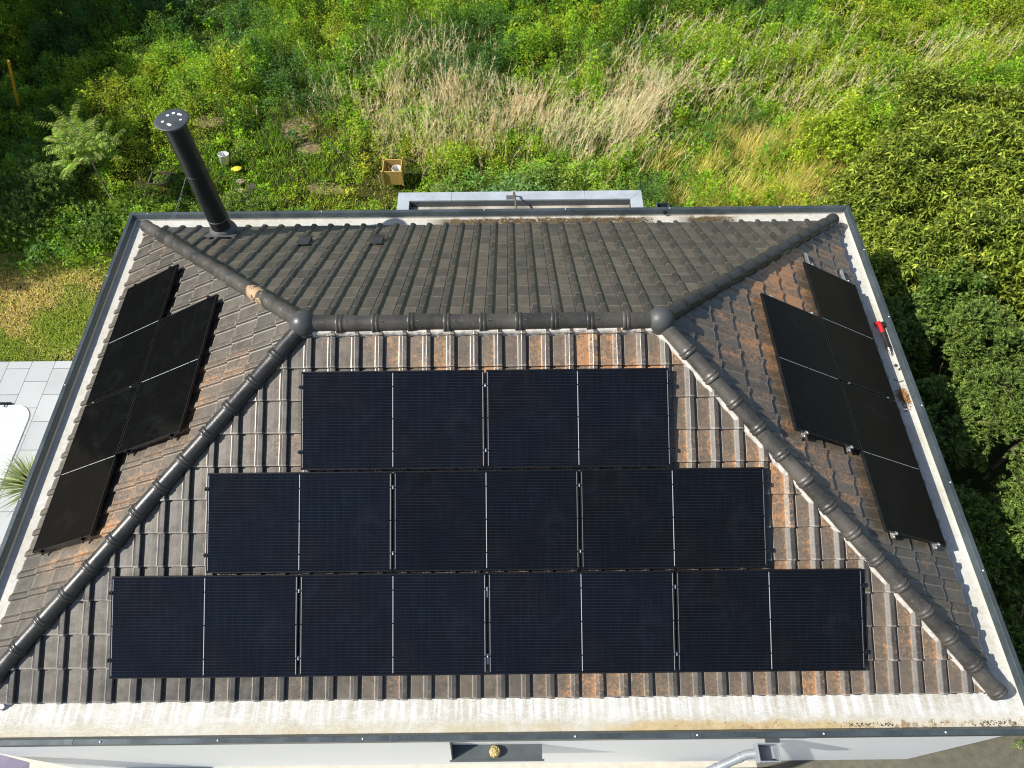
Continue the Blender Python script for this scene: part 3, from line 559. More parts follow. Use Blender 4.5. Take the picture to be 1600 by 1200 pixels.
mb = MB(); mb.tube([(5.98, 4.33, -.155), (6.03, 4.27, -.15), (6.10, 4.29, -.15), (6.17, 4.30, -.158)], .006, 5); tag(mb.build('twig', plain('twig', (.1, .08, .06), .8)), 'thin dark twig lying across the right gutter', 'twig')
mb = MB(); rr_ = random.Random(5)
for i in range(260):
    a = rr_.uniform(0, 6.28); r_ = abs(rr_.gauss(0, .055)); p = Vector((6.04 + r_ * math.cos(a), 3.99 + 1.7 * r_ * math.sin(a), -.158 + .035 * max(0, 1 - r_ / .1) * rr_.random())); d = Vector((rr_.gauss(0, 1), rr_.gauss(0, 1), rr_.gauss(0, .3))).normalized() * rr_.uniform(.01, .035)
    mb.tube([p - d, p + d], rr_.uniform(.002, .006), 4, caps=False)
tag(mb.build('moss_clump', plain('rusty dry moss', (.30, .17, .07), .9, var=.5, scale=40)), 'rust-brown clump of dry moss in the right gutter', 'moss clump')
mb = MB()
def lumps(mb, x0, x1, y0, y1, z, n, s, rr_):
    for i in range(n):
        x = rr_.uniform(x0, x1); y = rr_.triangular(y0, y1); r_ = rr_.uniform(.3, 1) * s
        mb.lathe([(0, r_ * .7), (r_ * .7, r_ * .45), (r_, -.004)], (x, y, z), 5, smooth=False)
lumps(mb, -.3, 2.8, B + .14, B + .34, -.166, 480, .018, rr_); lumps(mb, 3.4, 4.2, B + .14, B + .32, -.166, 200, .016, rr_)
lumps(mb, 4.1, 4.6, -.34, -.29, -.166, 60, .013, rr_); lumps(mb, 5.5, 6.0, -.34, -.28, -.166, 60, .013, rr_); lumps(mb, 2.1, 4.1, -.34, -.25, -.166, 30, .008, rr_)
tag(mb.build('gutter_moss', plain('dark gutter moss', (.085, .06, .03), .95, var=.6, scale=30)), 'brown moss and leaf crumbs lying in the white gutter', 'moss', kind='stuff')

# ball of dry moss on the window surround
mb = MB()
for i in range(420):
    d = Vector((rr_.gauss(0, 1), rr_.gauss(0, 1), rr_.gauss(0, 1))).normalized(); c = Vector((.09, -WI - .085, -.93)) + d * .055 * rr_.uniform(.6, 1.1); t_ = d.cross(Vector((rr_.gauss(0, 1), rr_.gauss(0, 1), rr_.gauss(0, 1)))).normalized() * .02
    mb.tube([c - t_, c + d * .008, c + t_], [.003, .006, .003], 4, caps=False)
tag(mb.build('dry_ball', plain('straw yellow', (.55, .44, .2), .8, var=.4, scale=30)), 'straw-yellow ball of dry twigs on the dark wall shelf', 'decoration')
mb = MB(); mb.box((3.35, -1.02, GZ + .055), (1.5, 1.1, .02)); tag(mb.build('black_sheet', plain('black sheet', (.01, .01, .012), .9)), 'black sheet on the ground at the foot of the front wall, below the hopper', 'mat')  # flat black rectangle forming the dark strip at the wall's foot
# parasol at the lower left
ps = empty('parasol', (-6.45, -1.05, GZ)); tag(ps, 'lavender grey parasol at the front left corner of the house', 'parasol')
M_LAV = plain('lavender canvas', (.20, .18, .25), .8, var=.06); c0 = Vector((-6.45, -1.05, -1.45)); tip = Vector((-5.90, -.455, -1.6)); R_ = (tip - c0).xy.length; a0 = math.atan2(tip.y - c0.y, tip.x - c0.x)
mb = MB(); rim = [Vector((c0.x + R_ * math.cos(a0 + k * math.pi / 3), c0.y + R_ * math.sin(a0 + k * math.pi / 3), -1.6)) for k in range(6)]; mb.add([c0] + rim + [v - Vector((0, 0, .01)) for v in [c0] + rim], [(0, 1 + k, 1 + (k + 1) % 6) for k in range(6)] + [(7, 8 + (k + 1) % 6, 8 + k) for k in range(6)] + [(1 + k, 8 + k, 8 + (k + 1) % 6, 1 + (k + 1) % 6) for k in range(6)]); mb.build('canopy', M_LAV, ps)
mb = MB(); mb.tube([(c0.x, c0.y, GZ), (c0.x, c0.y, -1.38)], .025, 12); mb.build('pole', M_ZINC, ps); mb = MB(); mb.box((c0.x, c0.y, GZ + .08), (.6, .6, .08)); mb.build('base', M_CONC, ps, bevel=.01)

# ------------------------------------------------------------------ vegetation
def foliage_mat(name, rough=.5, trans=.38, spec=.3, tint=(1.18, 1.10, 1.)):
    q = N(name); at = q.n('Attribute', attribute_name='Col'); c = q.mix(1., at.outputs['Color'], tint, 'MULTIPLY'); q.set(col=c, rough=rough, spec=spec)
    tr = q.n('BsdfTranslucent'); q.put(tr.inputs[0], q.mix(1., c, (1.25, 1.3, .55), 'MULTIPLY')); mx = q.n('MixShader'); mx.inputs[0].default_value = trans
    q.t.links.new(q.b.outputs[0], mx.inputs[1]); q.t.links.new(tr.outputs[0], mx.inputs[2]); q.t.links.new(mx.outputs[0], q.t.nodes['Material Output'].inputs[0]); return q.mat
M_FOL = foliage_mat('leaves'); M_GLOSS = foliage_mat('glossy laurel leaves', .5, .22, .25); M_DRY = foliage_mat('dry stalks', .7, .15, .2); M_CON = foliage_mat('conifer sprays', .6, .2, .25)
M_BARK = plain('bark', (.14, .11, .075), .9, var=.35, scale=20, bump=.5)
def unit(v): return v / (np.linalg.norm(v, axis=1, keepdims=True) + 1e-9)
class Leaves:
    def __init__(s): s.V = []; s.C = []
    def add(s, p, d, L, W, col, nrm=None, shape='leaf', fold=.15):
        """p base, d direction, L length, W width: arrays; one quad per leaf"""
        n = len(p); d = unit(d); r = RNG.normal(size=(n, 3)) * .55 if nrm is None else nrm + RNG.normal(size=(n, 3)) * .3
        if nrm is None: r[:, 2] += 1.2
        side = unit(np.cross(d, r)); up = np.cross(side, d); L = np.asarray(L).reshape(-1, 1); W = np.asarray(W).reshape(-1, 1)
        if shape == 'leaf': a = p; b = p + d * L * .45 + side * W * .5 + up * W * fold; c = p + d * L - up * L * .08; e = p + d * L * .45 - side * W * .5 + up * W * fold
        else: a = p - side * W * .5; b = p + side * W * .5; c = p + d * L + side * W * .12; e = p + d * L - side * W * .12
        s.V.append(np.stack([a, b, c, e], 1)); s.C.append(np.repeat(np.clip(col, .002, .9)[:, None, :], 4, 1))
    def build(s, name, mat, parent=None):
        V = np.concatenate(s.V).reshape(-1, 3).astype(np.float32); C = np.concatenate(s.C).reshape(-1, 3); n = len(V) // 4
        me = bpy.data.meshes.new(name); me.vertices.add(len(V)); me.vertices.foreach_set('co', V.ravel()); me.loops.add(len(V)); me.loops.foreach_set('vertex_index', np.arange(len(V), dtype=np.int32))
        me.polygons.add(n); me.polygons.foreach_set('loop_start', np.arange(0, 4 * n, 4, dtype=np.int32)); me.polygons.foreach_set('loop_total', np.full(n, 4, np.int32))
        ca = me.color_attributes.new('Col', 'FLOAT_COLOR', 'POINT'); ca.data.foreach_set('color', np.concatenate([C, np.ones((len(C), 1))], 1).astype(np.float32).ravel())
        me.materials.append(mat); me.update(calc_edges=True); o = bpy.data.objects.new(name, me); COL.objects.link(o)
        if parent is not None: keep(o, parent)
        return o
_grid = RNG.random((8, 64, 64))
def vn(x, y, sc, ch=0):                                  # value noise 0..1
    u = np.asarray(x) / sc + 17.3; v = np.asarray(y) / sc + 9.1; i = np.floor(u).astype(int); j = np.floor(v).astype(int); f = u - i; g = v - j
    f = f * f * (3 - 2 * f); g = g * g * (3 - 2 * g); G_ = _grid[ch]; i0, j0, i1, j1 = i % 64, j % 64, (i + 1) % 64, (j + 1) % 64
    return (G_[i0, j0] * (1 - f) * (1 - g) + G_[i1, j0] * f * (1 - g) + G_[i0, j1] * (1 - f) * g + G_[i1, j1] * f * g)
def fbm(x, y, sc, ch=0): return .55 * vn(x, y, sc, ch) + .3 * vn(x, y, sc / 2.1, (ch + 1) % 8) + .15 * vn(x, y, sc / 4.3, (ch + 2) % 8)
def jit(col, n, v=.25, h=.12):
    c = np.tile(np.array(col, float), (n, 1)) if np.ndim(col) == 1 else np.array(col, float)
    return c * (1 + RNG.normal(size=(n, 1)) * v).clip(.35, 2) * (1 + RNG.normal(size=(n, 3)) * h * np.array([1, .4, .8])).clip(.4, 1.8)
def blob(x, y, cx, cy, rx, ry, rot=0.):
    c, s_ = math.cos(rot), math.sin(rot); dx, dy = x - cx, y - cy; return np.exp(-(((dx * c + dy * s_) / rx) ** 2 + ((-dx * s_ + dy * c) / ry) ** 2))
def ground_z(x, y): return GZ + .10 * np.sin(x * .9 + y * .6) * np.clip((y - 8.4) / 2, 0, 1) + .10 * np.sin(y * .8 - x * .31) * np.clip((y - 8.4) / 2, 0, 1) - .02
# dry patches, bare clearing around the young tree, golden grass: plan positions in metres
DRY = [(-2.6, 15.0, 1.5, 1.0, .75), (-.4, 14.2, 1.7, .9, 1.2), (1.3, 13.6, 1.2, .7, 1.), (-1.7, 13.6, 1.2, .8, .9), (3.4, 14.2, 1.1, 1.2, 1.2), (2.3, 12.7, .8, .6, .6), (4.4, 15.6, 1.2, .9, .5), (-1.8, 16.6, 1.2, .8, .5), (7.0, 14.6, 1.2, .8, .35), (9.6, 15.4, 1.4, .6, .5), (12.4, 16.6, 1.6, .8, .25), (8.2, 17.0, 2, .8, .25), (5.6, 17.6, 1.5, .6, .25)]
def dryness(x, y): return np.clip(sum(k * blob(x, y, a, b, c, d) for a, b, c, d, k in DRY), 0, 1)
def clearing(x, y): return np.clip(1.1 * blob(x, y, -6.2, 12.3, 2.3, 1.5) + .9 * blob(x, y, -5.2, 10.7, 1.6, .9) + .8 * blob(x, y, -4.6, 13.2, .9, 1.5) + .9 * blob(x, y, -2.6, 10.6, 1.1, 1.3) + blob(x, y, -2.3, 12.1, .6, .6), 0, 1)
def golden(x, y): return np.clip(blob(x, y, 5.3, 12.0, 1.4, 1.1) + .8 * blob(x, y, 6.9, 12.6, 1.0, 1.2) + .7 * blob(x, y, 5.6, 10.6, 2.2, .5) + .35 * blob(x, y, 3.6, 16.6, 1.2, .6), 0, 1)
def weeds():
    S = Leaves(); n = 15500; x = RNG.uniform(-17, 15.5, n); y = RNG.uniform(8.1, 21, n)
    lim = 4.5 + (y - 2) * .72; k = np.abs(x - .3) < lim + 2.0; k &= ~((y < 9.0) & (x > -2.2) & (x < 3.3)); k &= ~((x < -5.5) & (y < 9.3)); k &= clearing(x, y) * RNG.random(n) < .27; k &= golden(x, y) * RNG.random(n) < .45
    k &= ~((x > 7.2) & (y < 13.4)); k &= ~((np.abs(x + 2.45) < .6) & (y < 13.0) & (y > 11.6)); k &= RNG.random(n) > .85 * np.clip(sum(blob(x, y, a_, b_, c_, d_) for a_, b_, c_, d_ in EARTH), 0, 1); x, y = x[k], y[k]; n = len(x)
    hn = .6 * fbm(x, y, 1.9, 0) + .4 * vn(x, y, .55, 5); typ = fbm(x, y, 2.3, 3) + RNG.normal(size=n) * .07; dr = dryness(x, y)
    H = np.clip(.12 + 2.1 * (hn - .27), .14, 1.35) * np.where(clearing(x, y) > .3, .45, 1) * (1 - .35 * dr); H = np.where(y < 10, np.minimum(H, .75), H)
    R = RNG.uniform(.12, .24, n) * (.7 + .5 * hn); nl = (34 + 46 * H * RNG.uniform(.7, 1.4, n)).astype(int)
    pal = np.array([(.130, .270, .022), (.245, .420, .028), (.080, .185, .040), (.350, .450, .034)]); ci = np.digitize(typ, [.36, .5, .62]); order = np.array([2, 0, 1, 3]); base = pal[order[ci]]
    sz = np.array([.044, .041, .052, .034])[ci] * np.where(RNG.random(n) < .10, 1.9, 1.)
    b3 = np.clip(blob(x, y, 1.0, 10.7, 1.9, .9) + .7 * blob(x, y, -.6, 11.0, 1.2, 1.0), 0, 1)[:, None]; base = base * (1 - b3) + np.array([.16, .29, .11]) * b3; sz = sz * (1 - b3[:, 0]) + .075 * b3[:, 0]
    base = jit(base, n, .16, .08); idx = np.repeat(np.arange(n), nl); m = len(idx)
    t = RNG.random(m) ** .62; az = RNG.uniform(0, 2 * np.pi, m); rad = R[idx] * (1.05 - .75 * t) * np.sqrt(RNG.random(m)) * 1.25
    lean = RNG.normal(size=(n, 2)) * .10
    px = x[idx] + rad * np.cos(az) + lean[idx, 0] * t * H[idx]; py = y[idx] + rad * np.sin(az) + lean[idx, 1] * t * H[idx]; pz = ground_z(x, y)[idx] + t * H[idx] + .02
    d = np.stack([np.cos(az), np.sin(az), RNG.uniform(-.5, .9, m)], 1) + RNG.normal(size=(m, 3)) * .35; L = sz[idx] * RNG.uniform(.55, 1.5, m)
    S.add(np.stack([px, py, pz], 1), d, L, L * RNG.uniform(.35, .65, m), jit(base[idx], m, .20, .10)); return S
tag(weeds().build('weeds', M_FOL), 'thick green nettles and leafy weeds covering the wild slope behind the house', 'weeds', kind='stuff')
def blades(S, x, y, z, h, lean, w, col, spread=.35):
    n = len(x); d = np.stack([RNG.normal(size=n) * spread + lean[0], RNG.normal(size=n) * spread + lean[1], np.ones(n)], 1); S.add(np.stack([x, y, z], 1), d, h, w, col, shape='blade')
def grass_field():
    S = Leaves(); n = 190000; x = RNG.uniform(-17, 15.5, n); y = RNG.uniform(7.9, 21, n); k = (np.abs(x - .3) < 5 + (y - 2) * .74) & ~((y < 8.85) & (x > -2) & (x < 3)) & ~((x < -6) & (y < 9.2)); k &= RNG.random(n) < (.45 + .55 * np.clip(clearing(x, y) + golden(x, y) + (y < 11), 0, 1))
    bare = .9 * np.clip(sum(blob(x, y, a_, b_, c_, d_) for a_, b_, c_, d_ in EARTH), 0, 1); k &= RNG.random(n) > bare
    x, y = x[k], y[k]; n = len(x); f = fbm(x, y, 1.3, 5) + RNG.normal(size=n) * .08; col = np.where(f[:, None] > .5, np.array([[.38, .50, .035]]), np.array([[.20, .38, .025]])); col = np.where(f[:, None] > .62, np.array([[.40, .40, .06]]), col)
    blades(S, x, y, ground_z(x, y), .07 + .26 * RNG.random(n) * vn(x, y, .6, 2), (.15, 0), .012 + .008 * RNG.random(n), jit(col, n, .25, .1), .6); return S
tag(grass_field().build('meadow_grass', M_FOL), 'bright green grass growing between the weeds behind the house', 'grass', kind='stuff')
def dry_field():
    S = Leaves(); n = 34000; x = RNG.uniform(-8, 14, n); y = RNG.uniform(11, 19, n); cl = .30 + 1.5 * (vn(x, y, .5, 6) - .3); k = RNG.random(n) < dryness(x, y) * cl; x, y = x[k], y[k]; n = len(x)
    H = RNG.uniform(.5, 1.25, n) * (.7 + .5 * vn(x, y, .8, 4)); z = ground_z(x, y) + .05; lx = -.12 + .30 * vn(x, y, 1.2, 1) + .26 * np.clip((x + 1) / 4, 0, 1) + RNG.normal(size=n) * .24; ly = -.15 + .4 * vn(x, y, 1.3, 2) + RNG.normal(size=n) * .24
    base = jit(np.where(vn(x, y, .9, 7)[:, None] > .5, np.array([[.74, .61, .45]]), np.array([[.62, .58, .39]])), n, .22, .06)
    p = np.stack([x, y, z], 1); d0 = np.stack([lx * .6, ly * .6, np.ones(n)], 1); d0 = unit(d0); mid = p + d0 * (H * .55)[:, None]; d1 = unit(np.stack([lx * 1.4, ly * 1.4, np.ones(n) * .95], 1))
    S.add(p, d0, H * .56, np.full(n, .0075), base, shape='blade'); S.add(mid, d1, H * .5, np.full(n, .006), base * 1.05, shape='blade')
    m = 18; idx = np.repeat(np.arange(n), m); t = RNG.uniform(.05, 1., n * m); q_ = mid[idx] + d1[idx] * (H[idx] * .5 * t)[:, None]; dd = d1[idx] * .8 + RNG.normal(size=(n * m, 3)) * .42
    S.add(q_, dd, RNG.uniform(.03, .13, n * m), np.full(n * m, .005), jit(base[idx] * 1.08, n * m, .15, .05), shape='blade'); return S
tag(dry_field().build('dry_stalks', M_DRY), 'last year\'s pinkish tan dry weed stalks leaning over the green weeds', 'dry weeds', kind='stuff')
def gold_field():
    S = Leaves(); n = 85000; x = RNG.uniform(2, 9.5, n); y = RNG.uniform(9.2, 18, n); tuft = vn(x, y, .45, 3); k = (RNG.random(n) < golden(x, y) * (.25 + 1.1 * (tuft > .5))) & (RNG.random(n) < .75); x, y = x[k], y[k]; n = len(x)
    col = np.where(RNG.random(n)[:, None] < .5, np.array([[.74, .62, .25]]), np.array([[.46, .48, .08]]))
    blades(S, x, y, ground_z(x, y), RNG.uniform(.35, .85, n) * (.5 + .6 * tuft[k]), (.25, .05), np.full(n, .009), jit(col, n, .25, .08), .33); return S
tag(gold_field().build('golden_grass', M_DRY), 'tall golden yellow grass behind the right end of the back gutter', 'dry grass', kind='stuff')
def bramble():
    S = Leaves(); mb = MB(); rr = random.Random(8)
    for i in range(150):
        p = Vector((rr.uniform(3.0, 6.2), rr.uniform(9.2, 10.6), GZ + rr.uniform(.1, .45))); a = rr.uniform(0, 6.28); pts = [p]
        for k in range(5): a += rr.gauss(0, .5); p = p + Vector((math.cos(a) * .13, math.sin(a) * .13, rr.gauss(0, .05))); pts.append(p)
        mb.tube(pts, [.009, .008, .007, .006, .005, .003], 4, caps=False)
    return mb
tag(bramble().build('brushwood', plain('dead twigs', (.22, .17, .10), .9, var=.4, scale=9)), 'tangled dead twigs on the ground behind the back coping, right of the extension', 'brushwood', kind='stuff')
# lawn at the left
def lawn():
    S = Leaves(); n = 90000; x = RNG.uniform(-12.5, -5.9, n); y = RNG.uniform(7.02, 10.0, n); k = RNG.random(n) < .55 + .5 * vn(x, y, .5, 1); x, y = x[k], y[k]; n = len(x)
    f = fbm(x, y, .9, 2) + (y - 8.3) * .12 + RNG.normal(size=n) * .10; col = np.where(f[:, None] > .52, np.array([[.62, .54, .22]]), np.array([[.30, .40, .06]])); blades(S, x, y, np.full(n, GZ), .02 + .05 * RNG.random(n), (0, 0), np.full(n, .014), jit(col, n, .25, .08), 1.1); return S
tag(lawn().build('lawn_grass', M_DRY), 'short yellowing lawn between the pale paving and the bushes at the left', 'lawn', kind='stuff')

def cloud_points(blobs, dens, zmin=GZ, inner=.62):
    P_, N_ = [], []
    for cx_, cy_, cz_, rx_, ry_, rz_ in blobs:
        area = 4 * math.pi * ((rx_ * ry_) ** 1.6 / 3 + (rx_ * rz_) ** 1.6 / 3 + (ry_ * rz_) ** 1.6 / 3) ** (1 / 1.6); n = int(area * dens); v = unit(RNG.normal(size=(n, 3))); v[:, 2] = np.where(v[:, 2] < -.3, -v[:, 2], v[:, 2])
        lump = 1 + .22 * (vn(v[:, 0] * 2 + v[:, 2] * 3 + cx_, v[:, 1] * 2 + v[:, 2] + cy_, .45, 3) - .5) * 2
        r_ = (inner + (1 - inner) * RNG.random(n) ** .6) * lump; p = v * r_[:, None] * np.array([rx_, ry_, rz_]) + np.array([cx_, cy_, cz_]); nn = unit(v / np.array([rx_, ry_, rz_])); k = (p[:, 2] > zmin) & (RNG.random(n) < np.clip(2.6 * (vn(p[:, 0] * 1.3 + p[:, 2] * .8, p[:, 1] * 1.3 + p[:, 2] * 1.1, .38, 6) - .14), .06, 1)); P_.append(p[k]); N_.append(nn[k])
    return np.concatenate(P_), np.concatenate(N_)
def laurel_leaves(blobs, dens, col, tipcol, L=.115, per=9, W=.36, droop=-.25):
    S = Leaves(); p, nn = cloud_points(blobs, dens); n = len(p); ax = unit(nn * .8 + RNG.normal(size=(n, 3)) * .45 + np.array([0, 0, .35])); idx = np.repeat(np.arange(n), per); m = len(idx); t = np.tile(np.linspace(0, 1, per), n)
    az = np.tile(np.arange(per) * 2.4, n) + np.repeat(RNG.uniform(0, 6.28, n), per); s1 = unit(np.cross(ax, RNG.normal(size=(n, 3)))); s2 = np.cross(ax, s1)
    d = ax[idx] * (.25 + .7 * t)[:, None] + s1[idx] * np.cos(az)[:, None] + s2[idx] * np.sin(az)[:, None]; d[:, 2] += droop + RNG.normal(size=m) * .15; q_ = p[idx] + ax[idx] * (t * L * 1.5)[:, None]
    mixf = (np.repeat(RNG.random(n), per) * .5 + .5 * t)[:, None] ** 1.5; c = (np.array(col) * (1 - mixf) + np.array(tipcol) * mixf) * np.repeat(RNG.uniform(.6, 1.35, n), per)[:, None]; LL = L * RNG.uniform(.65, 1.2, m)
    S.add(q_, d, LL, LL * W, jit(c, m, .2, .08), fold=.22); return S
def conifer_sprays(blobs, dens, col, tipcol, L=.16, per=13):
    S = Leaves(); p, nn = cloud_points(blobs, dens, inner=.7); n = len(p); ax = unit(nn + RNG.normal(size=(n, 3)) * .4 + np.array([0, 0, .15])); idx = np.repeat(np.arange(n), per); t = np.tile(np.linspace(.05, 1, per), n); s1 = unit(np.cross(ax, RNG.normal(size=(n, 3)) * .6 + np.array([0, 0, 1.])))
    sg = np.tile(np.where(np.arange(per) % 2 == 0, 1., -1.), n); q_ = p[idx] + ax[idx] * (t * L)[:, None] + np.array([0, 0, -1.]) * (t * t * .03)[:, None]; d = ax[idx] * .9 + s1[idx] * (sg * .8)[:, None] + RNG.normal(size=(len(idx), 3)) * .18
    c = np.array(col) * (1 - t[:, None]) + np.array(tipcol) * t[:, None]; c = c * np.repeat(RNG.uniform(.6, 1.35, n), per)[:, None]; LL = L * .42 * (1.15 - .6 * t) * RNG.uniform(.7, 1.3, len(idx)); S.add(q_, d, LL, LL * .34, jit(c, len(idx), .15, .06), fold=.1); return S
def trunk(root, x, y, z1, r=.04, limbs=4, spread=.5, seed=0):
    rr = random.Random(seed); mb = MB(); top = Vector((x + rr.uniform(-.1, .1), y + rr.uniform(-.1, .1), z1)); mb.tube([(x, y, GZ - .1), Vector((x, y, GZ)).lerp(top, .5) + Vector((.03, .02, 0)), top], [r, r * .75, r * .35], 8)
    for i in range(limbs):
        a = rr.uniform(0, 6.28); b = Vector((x, y, GZ)).lerp(top, rr.uniform(.3, .8)); e = b + Vector((math.cos(a) * spread, math.sin(a) * spread, rr.uniform(.3, .6) * spread * 1.3)); mb.tube([b, b.lerp(e, .5) + Vector((0, 0, .05)), e], [r * .5, r * .35, r * .15], 6)
    mb.build('trunk', M_BARK, root)
def shrub(name, cat, label, group, x, y, blobs, leaves, mat, tr=dict()):
    r = empty(name, (x, y, GZ)); tag(r, label, cat, group); leaves.build('crown', mat, r); trunk(r, x, y, max(b[2] for b in blobs), **tr); return r
def mkblobs(x, y, r, h, n, seed):
    rr = random.Random(seed); out = [(x, y, GZ + h * .5, r, r, h * .5)]
    for i in range(n): a = rr.uniform(0, 6.28); q_ = r * rr.uniform(.4, .85); out.append((x + math.cos(a) * q_, y + math.sin(a) * q_, GZ + h * rr.uniform(.35, .88), r * rr.uniform(.3, .5), r * rr.uniform(.3, .5), h * rr.uniform(.16, .3)))
    return out
M_TWIG = plain('pale dead twig', (.34, .26, .15), .8)
# laurels along the right, behind the house corner
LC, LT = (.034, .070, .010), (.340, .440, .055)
for i, (x, y, r, h, lab) in enumerate([
    (7.9, 9.7, 1.05, 1.5, 'cherry laurel shrub just beyond the back right corner of the coping'),
    (9.3, 10.7, 1.25, 2.0, 'broad cherry laurel between the golden grass and the right edge of the photo'),
    (11.2, 10.0, 1.4, 2.2, 'tallest cherry laurel, at the right edge level with the back gutter'),
    (8.2, 8.0, 1.0, 1.9, 'cherry laurel close beside the far end of the right gutter'),
    (9.8, 8.4, 1.2, 2.2, 'cherry laurel above the dark hedge shadow, away from the gutter'),
    (11.4, 7.7, 1.3, 2.4, 'cherry laurel at the right edge of the photo just above the conifers'),
    (10.9, 12.3, 1.5, 1.8, 'loose cherry laurel at the far right, beside the tan stalks'),
    (13.3, 12.0, 1.5, 1.9, 'farthest cherry laurel, in the right edge beyond the others')]):
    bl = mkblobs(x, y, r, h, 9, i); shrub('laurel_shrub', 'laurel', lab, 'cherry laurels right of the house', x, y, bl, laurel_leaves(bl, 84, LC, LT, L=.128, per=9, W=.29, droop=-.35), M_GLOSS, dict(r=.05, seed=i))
bl = mkblobs(8.3, 12.6, 1.1, .9, 6, 31); shrub('leafy_shrub', 'shrub', 'low bright yellow-green shrub beside the laurels and golden grass', None, 8.3, 12.6, bl, laurel_leaves(bl, 90, (.20, .32, .02), (.42, .55, .05), L=.075, per=8, W=.5), M_FOL, dict(r=.02))
for i, (x, y, r, h, lab) in enumerate([
    (7.35, 6.55, .75, 1.75, 'rounded bright conifer tucked against the far right coping'),
    (7.5, 4.7, .85, 1.7, 'shaded conifer beside the middle of the right gutter'),
    (7.6, 2.7, .9, 1.6, 'shaded conifer beside the near half of the right gutter'),
    (7.8, .8, .9, 1.4, 'shaded conifer beside the near right corner of the house'),
    (9.0, 6.0, .95, 2.1, 'sunlit conifer just below the laurels at the right'),
    (9.2, 4.4, 1.0, 2.1, 'sunlit conifer at the right, second below the laurels'),
    (9.3, 2.9, 1.0, 2.0, 'sunlit conifer at the right edge, level with the near side panels'),
    (9.4, 1.4, 1.0, 1.9, 'sunlit conifer lowest at the right edge of the photo'),
    (10.8, 5.4, 1.1, 2.4, 'tall conifer at the very right edge under the laurels')]):
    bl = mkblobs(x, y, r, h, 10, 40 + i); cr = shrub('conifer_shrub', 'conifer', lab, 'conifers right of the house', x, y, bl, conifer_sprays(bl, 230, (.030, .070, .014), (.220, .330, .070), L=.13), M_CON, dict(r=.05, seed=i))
    mb = MB(); rt = random.Random(i + 5)
    for k in range(5):
        a_ = rt.uniform(0, 6.28); p = Vector((x + math.cos(a_) * r * .5, y + math.sin(a_) * r * .5, GZ + h * .75)); e = p + Vector((math.cos(a_) * .5, math.sin(a_) * .5, rt.uniform(.2, .5))); m_ = p.lerp(e, .5) + Vector((rt.uniform(-.06, .06), rt.uniform(-.06, .06), .05)); mb.tube([p, m_, e], [.008, .006, .003], 5, caps=False)
        for j in range(3): b_ = m_.lerp(e, rt.random()); mb.tube([b_, b_ + Vector((rt.uniform(-.15, .15), rt.uniform(-.15, .15), rt.uniform(0, .15)))], [.004, .002], 4, caps=False)
    mb.build('dead_twigs', M_TWIG, cr)
bl = mkblobs(8.5, 7.2, .9, 2.0, 6, 61); shrub('broadleaf_shrub', 'shrub', 'mid green broad-leaved shrub between the conifers and the laurels', None, 8.5, 7.2, bl, laurel_leaves(bl, 90, (.06, .13, .02), (.18, .29, .06), L=.085, per=8, W=.6), M_FOL, dict(r=.03))
# bushes at the left, between the lawn and the field
for i, (x, y, r, h, lab, c, t) in enumerate([
    (-10.7, 10.9, 1.1, 1.0, 'large dark green bush at the left edge above the lawn', (.06, .13, .02), (.20, .32, .08)),
    (-9.2, 10.3, .7, .75, 'leafy bush above the lawn, right of the large dark one', (.07, .16, .02), (.22, .35, .08)),
    (-7.5, 9.9, .75, .75, 'bright green bush nearest the back left corner of the house', (.14, .28, .02), (.32, .48, .04)),
    (-8.2, 11.0, .7, .55, 'low green bush at the foot of the young tree', (.09, .18, .02), (.24, .36, .05)),
    (-5.9, 10.6, .85, .7, 'round green bush behind the base of the flue', (.09, .18, .02), (.22, .34, .05)),
    (-4.0, 10.4, .6, .6, 'small green bush between the flue and the wooden planter', (.11, .24, .02), (.26, .40, .05)),
    (-7.2, 8.9, .5, .5, 'low yellow-green bush against the left end of the back coping', (.17, .3, .02), (.36, .50, .04))]):
    bl = mkblobs(x, y, r, h, 7, 70 + i); shrub('leafy_shrub', 'shrub', lab, 'bushes left of the house', x, y, bl, laurel_leaves(bl, 110, c, t, L=.06, per=8, W=.5, droop=0), M_FOL, dict(r=.018, seed=i, spread=.25))

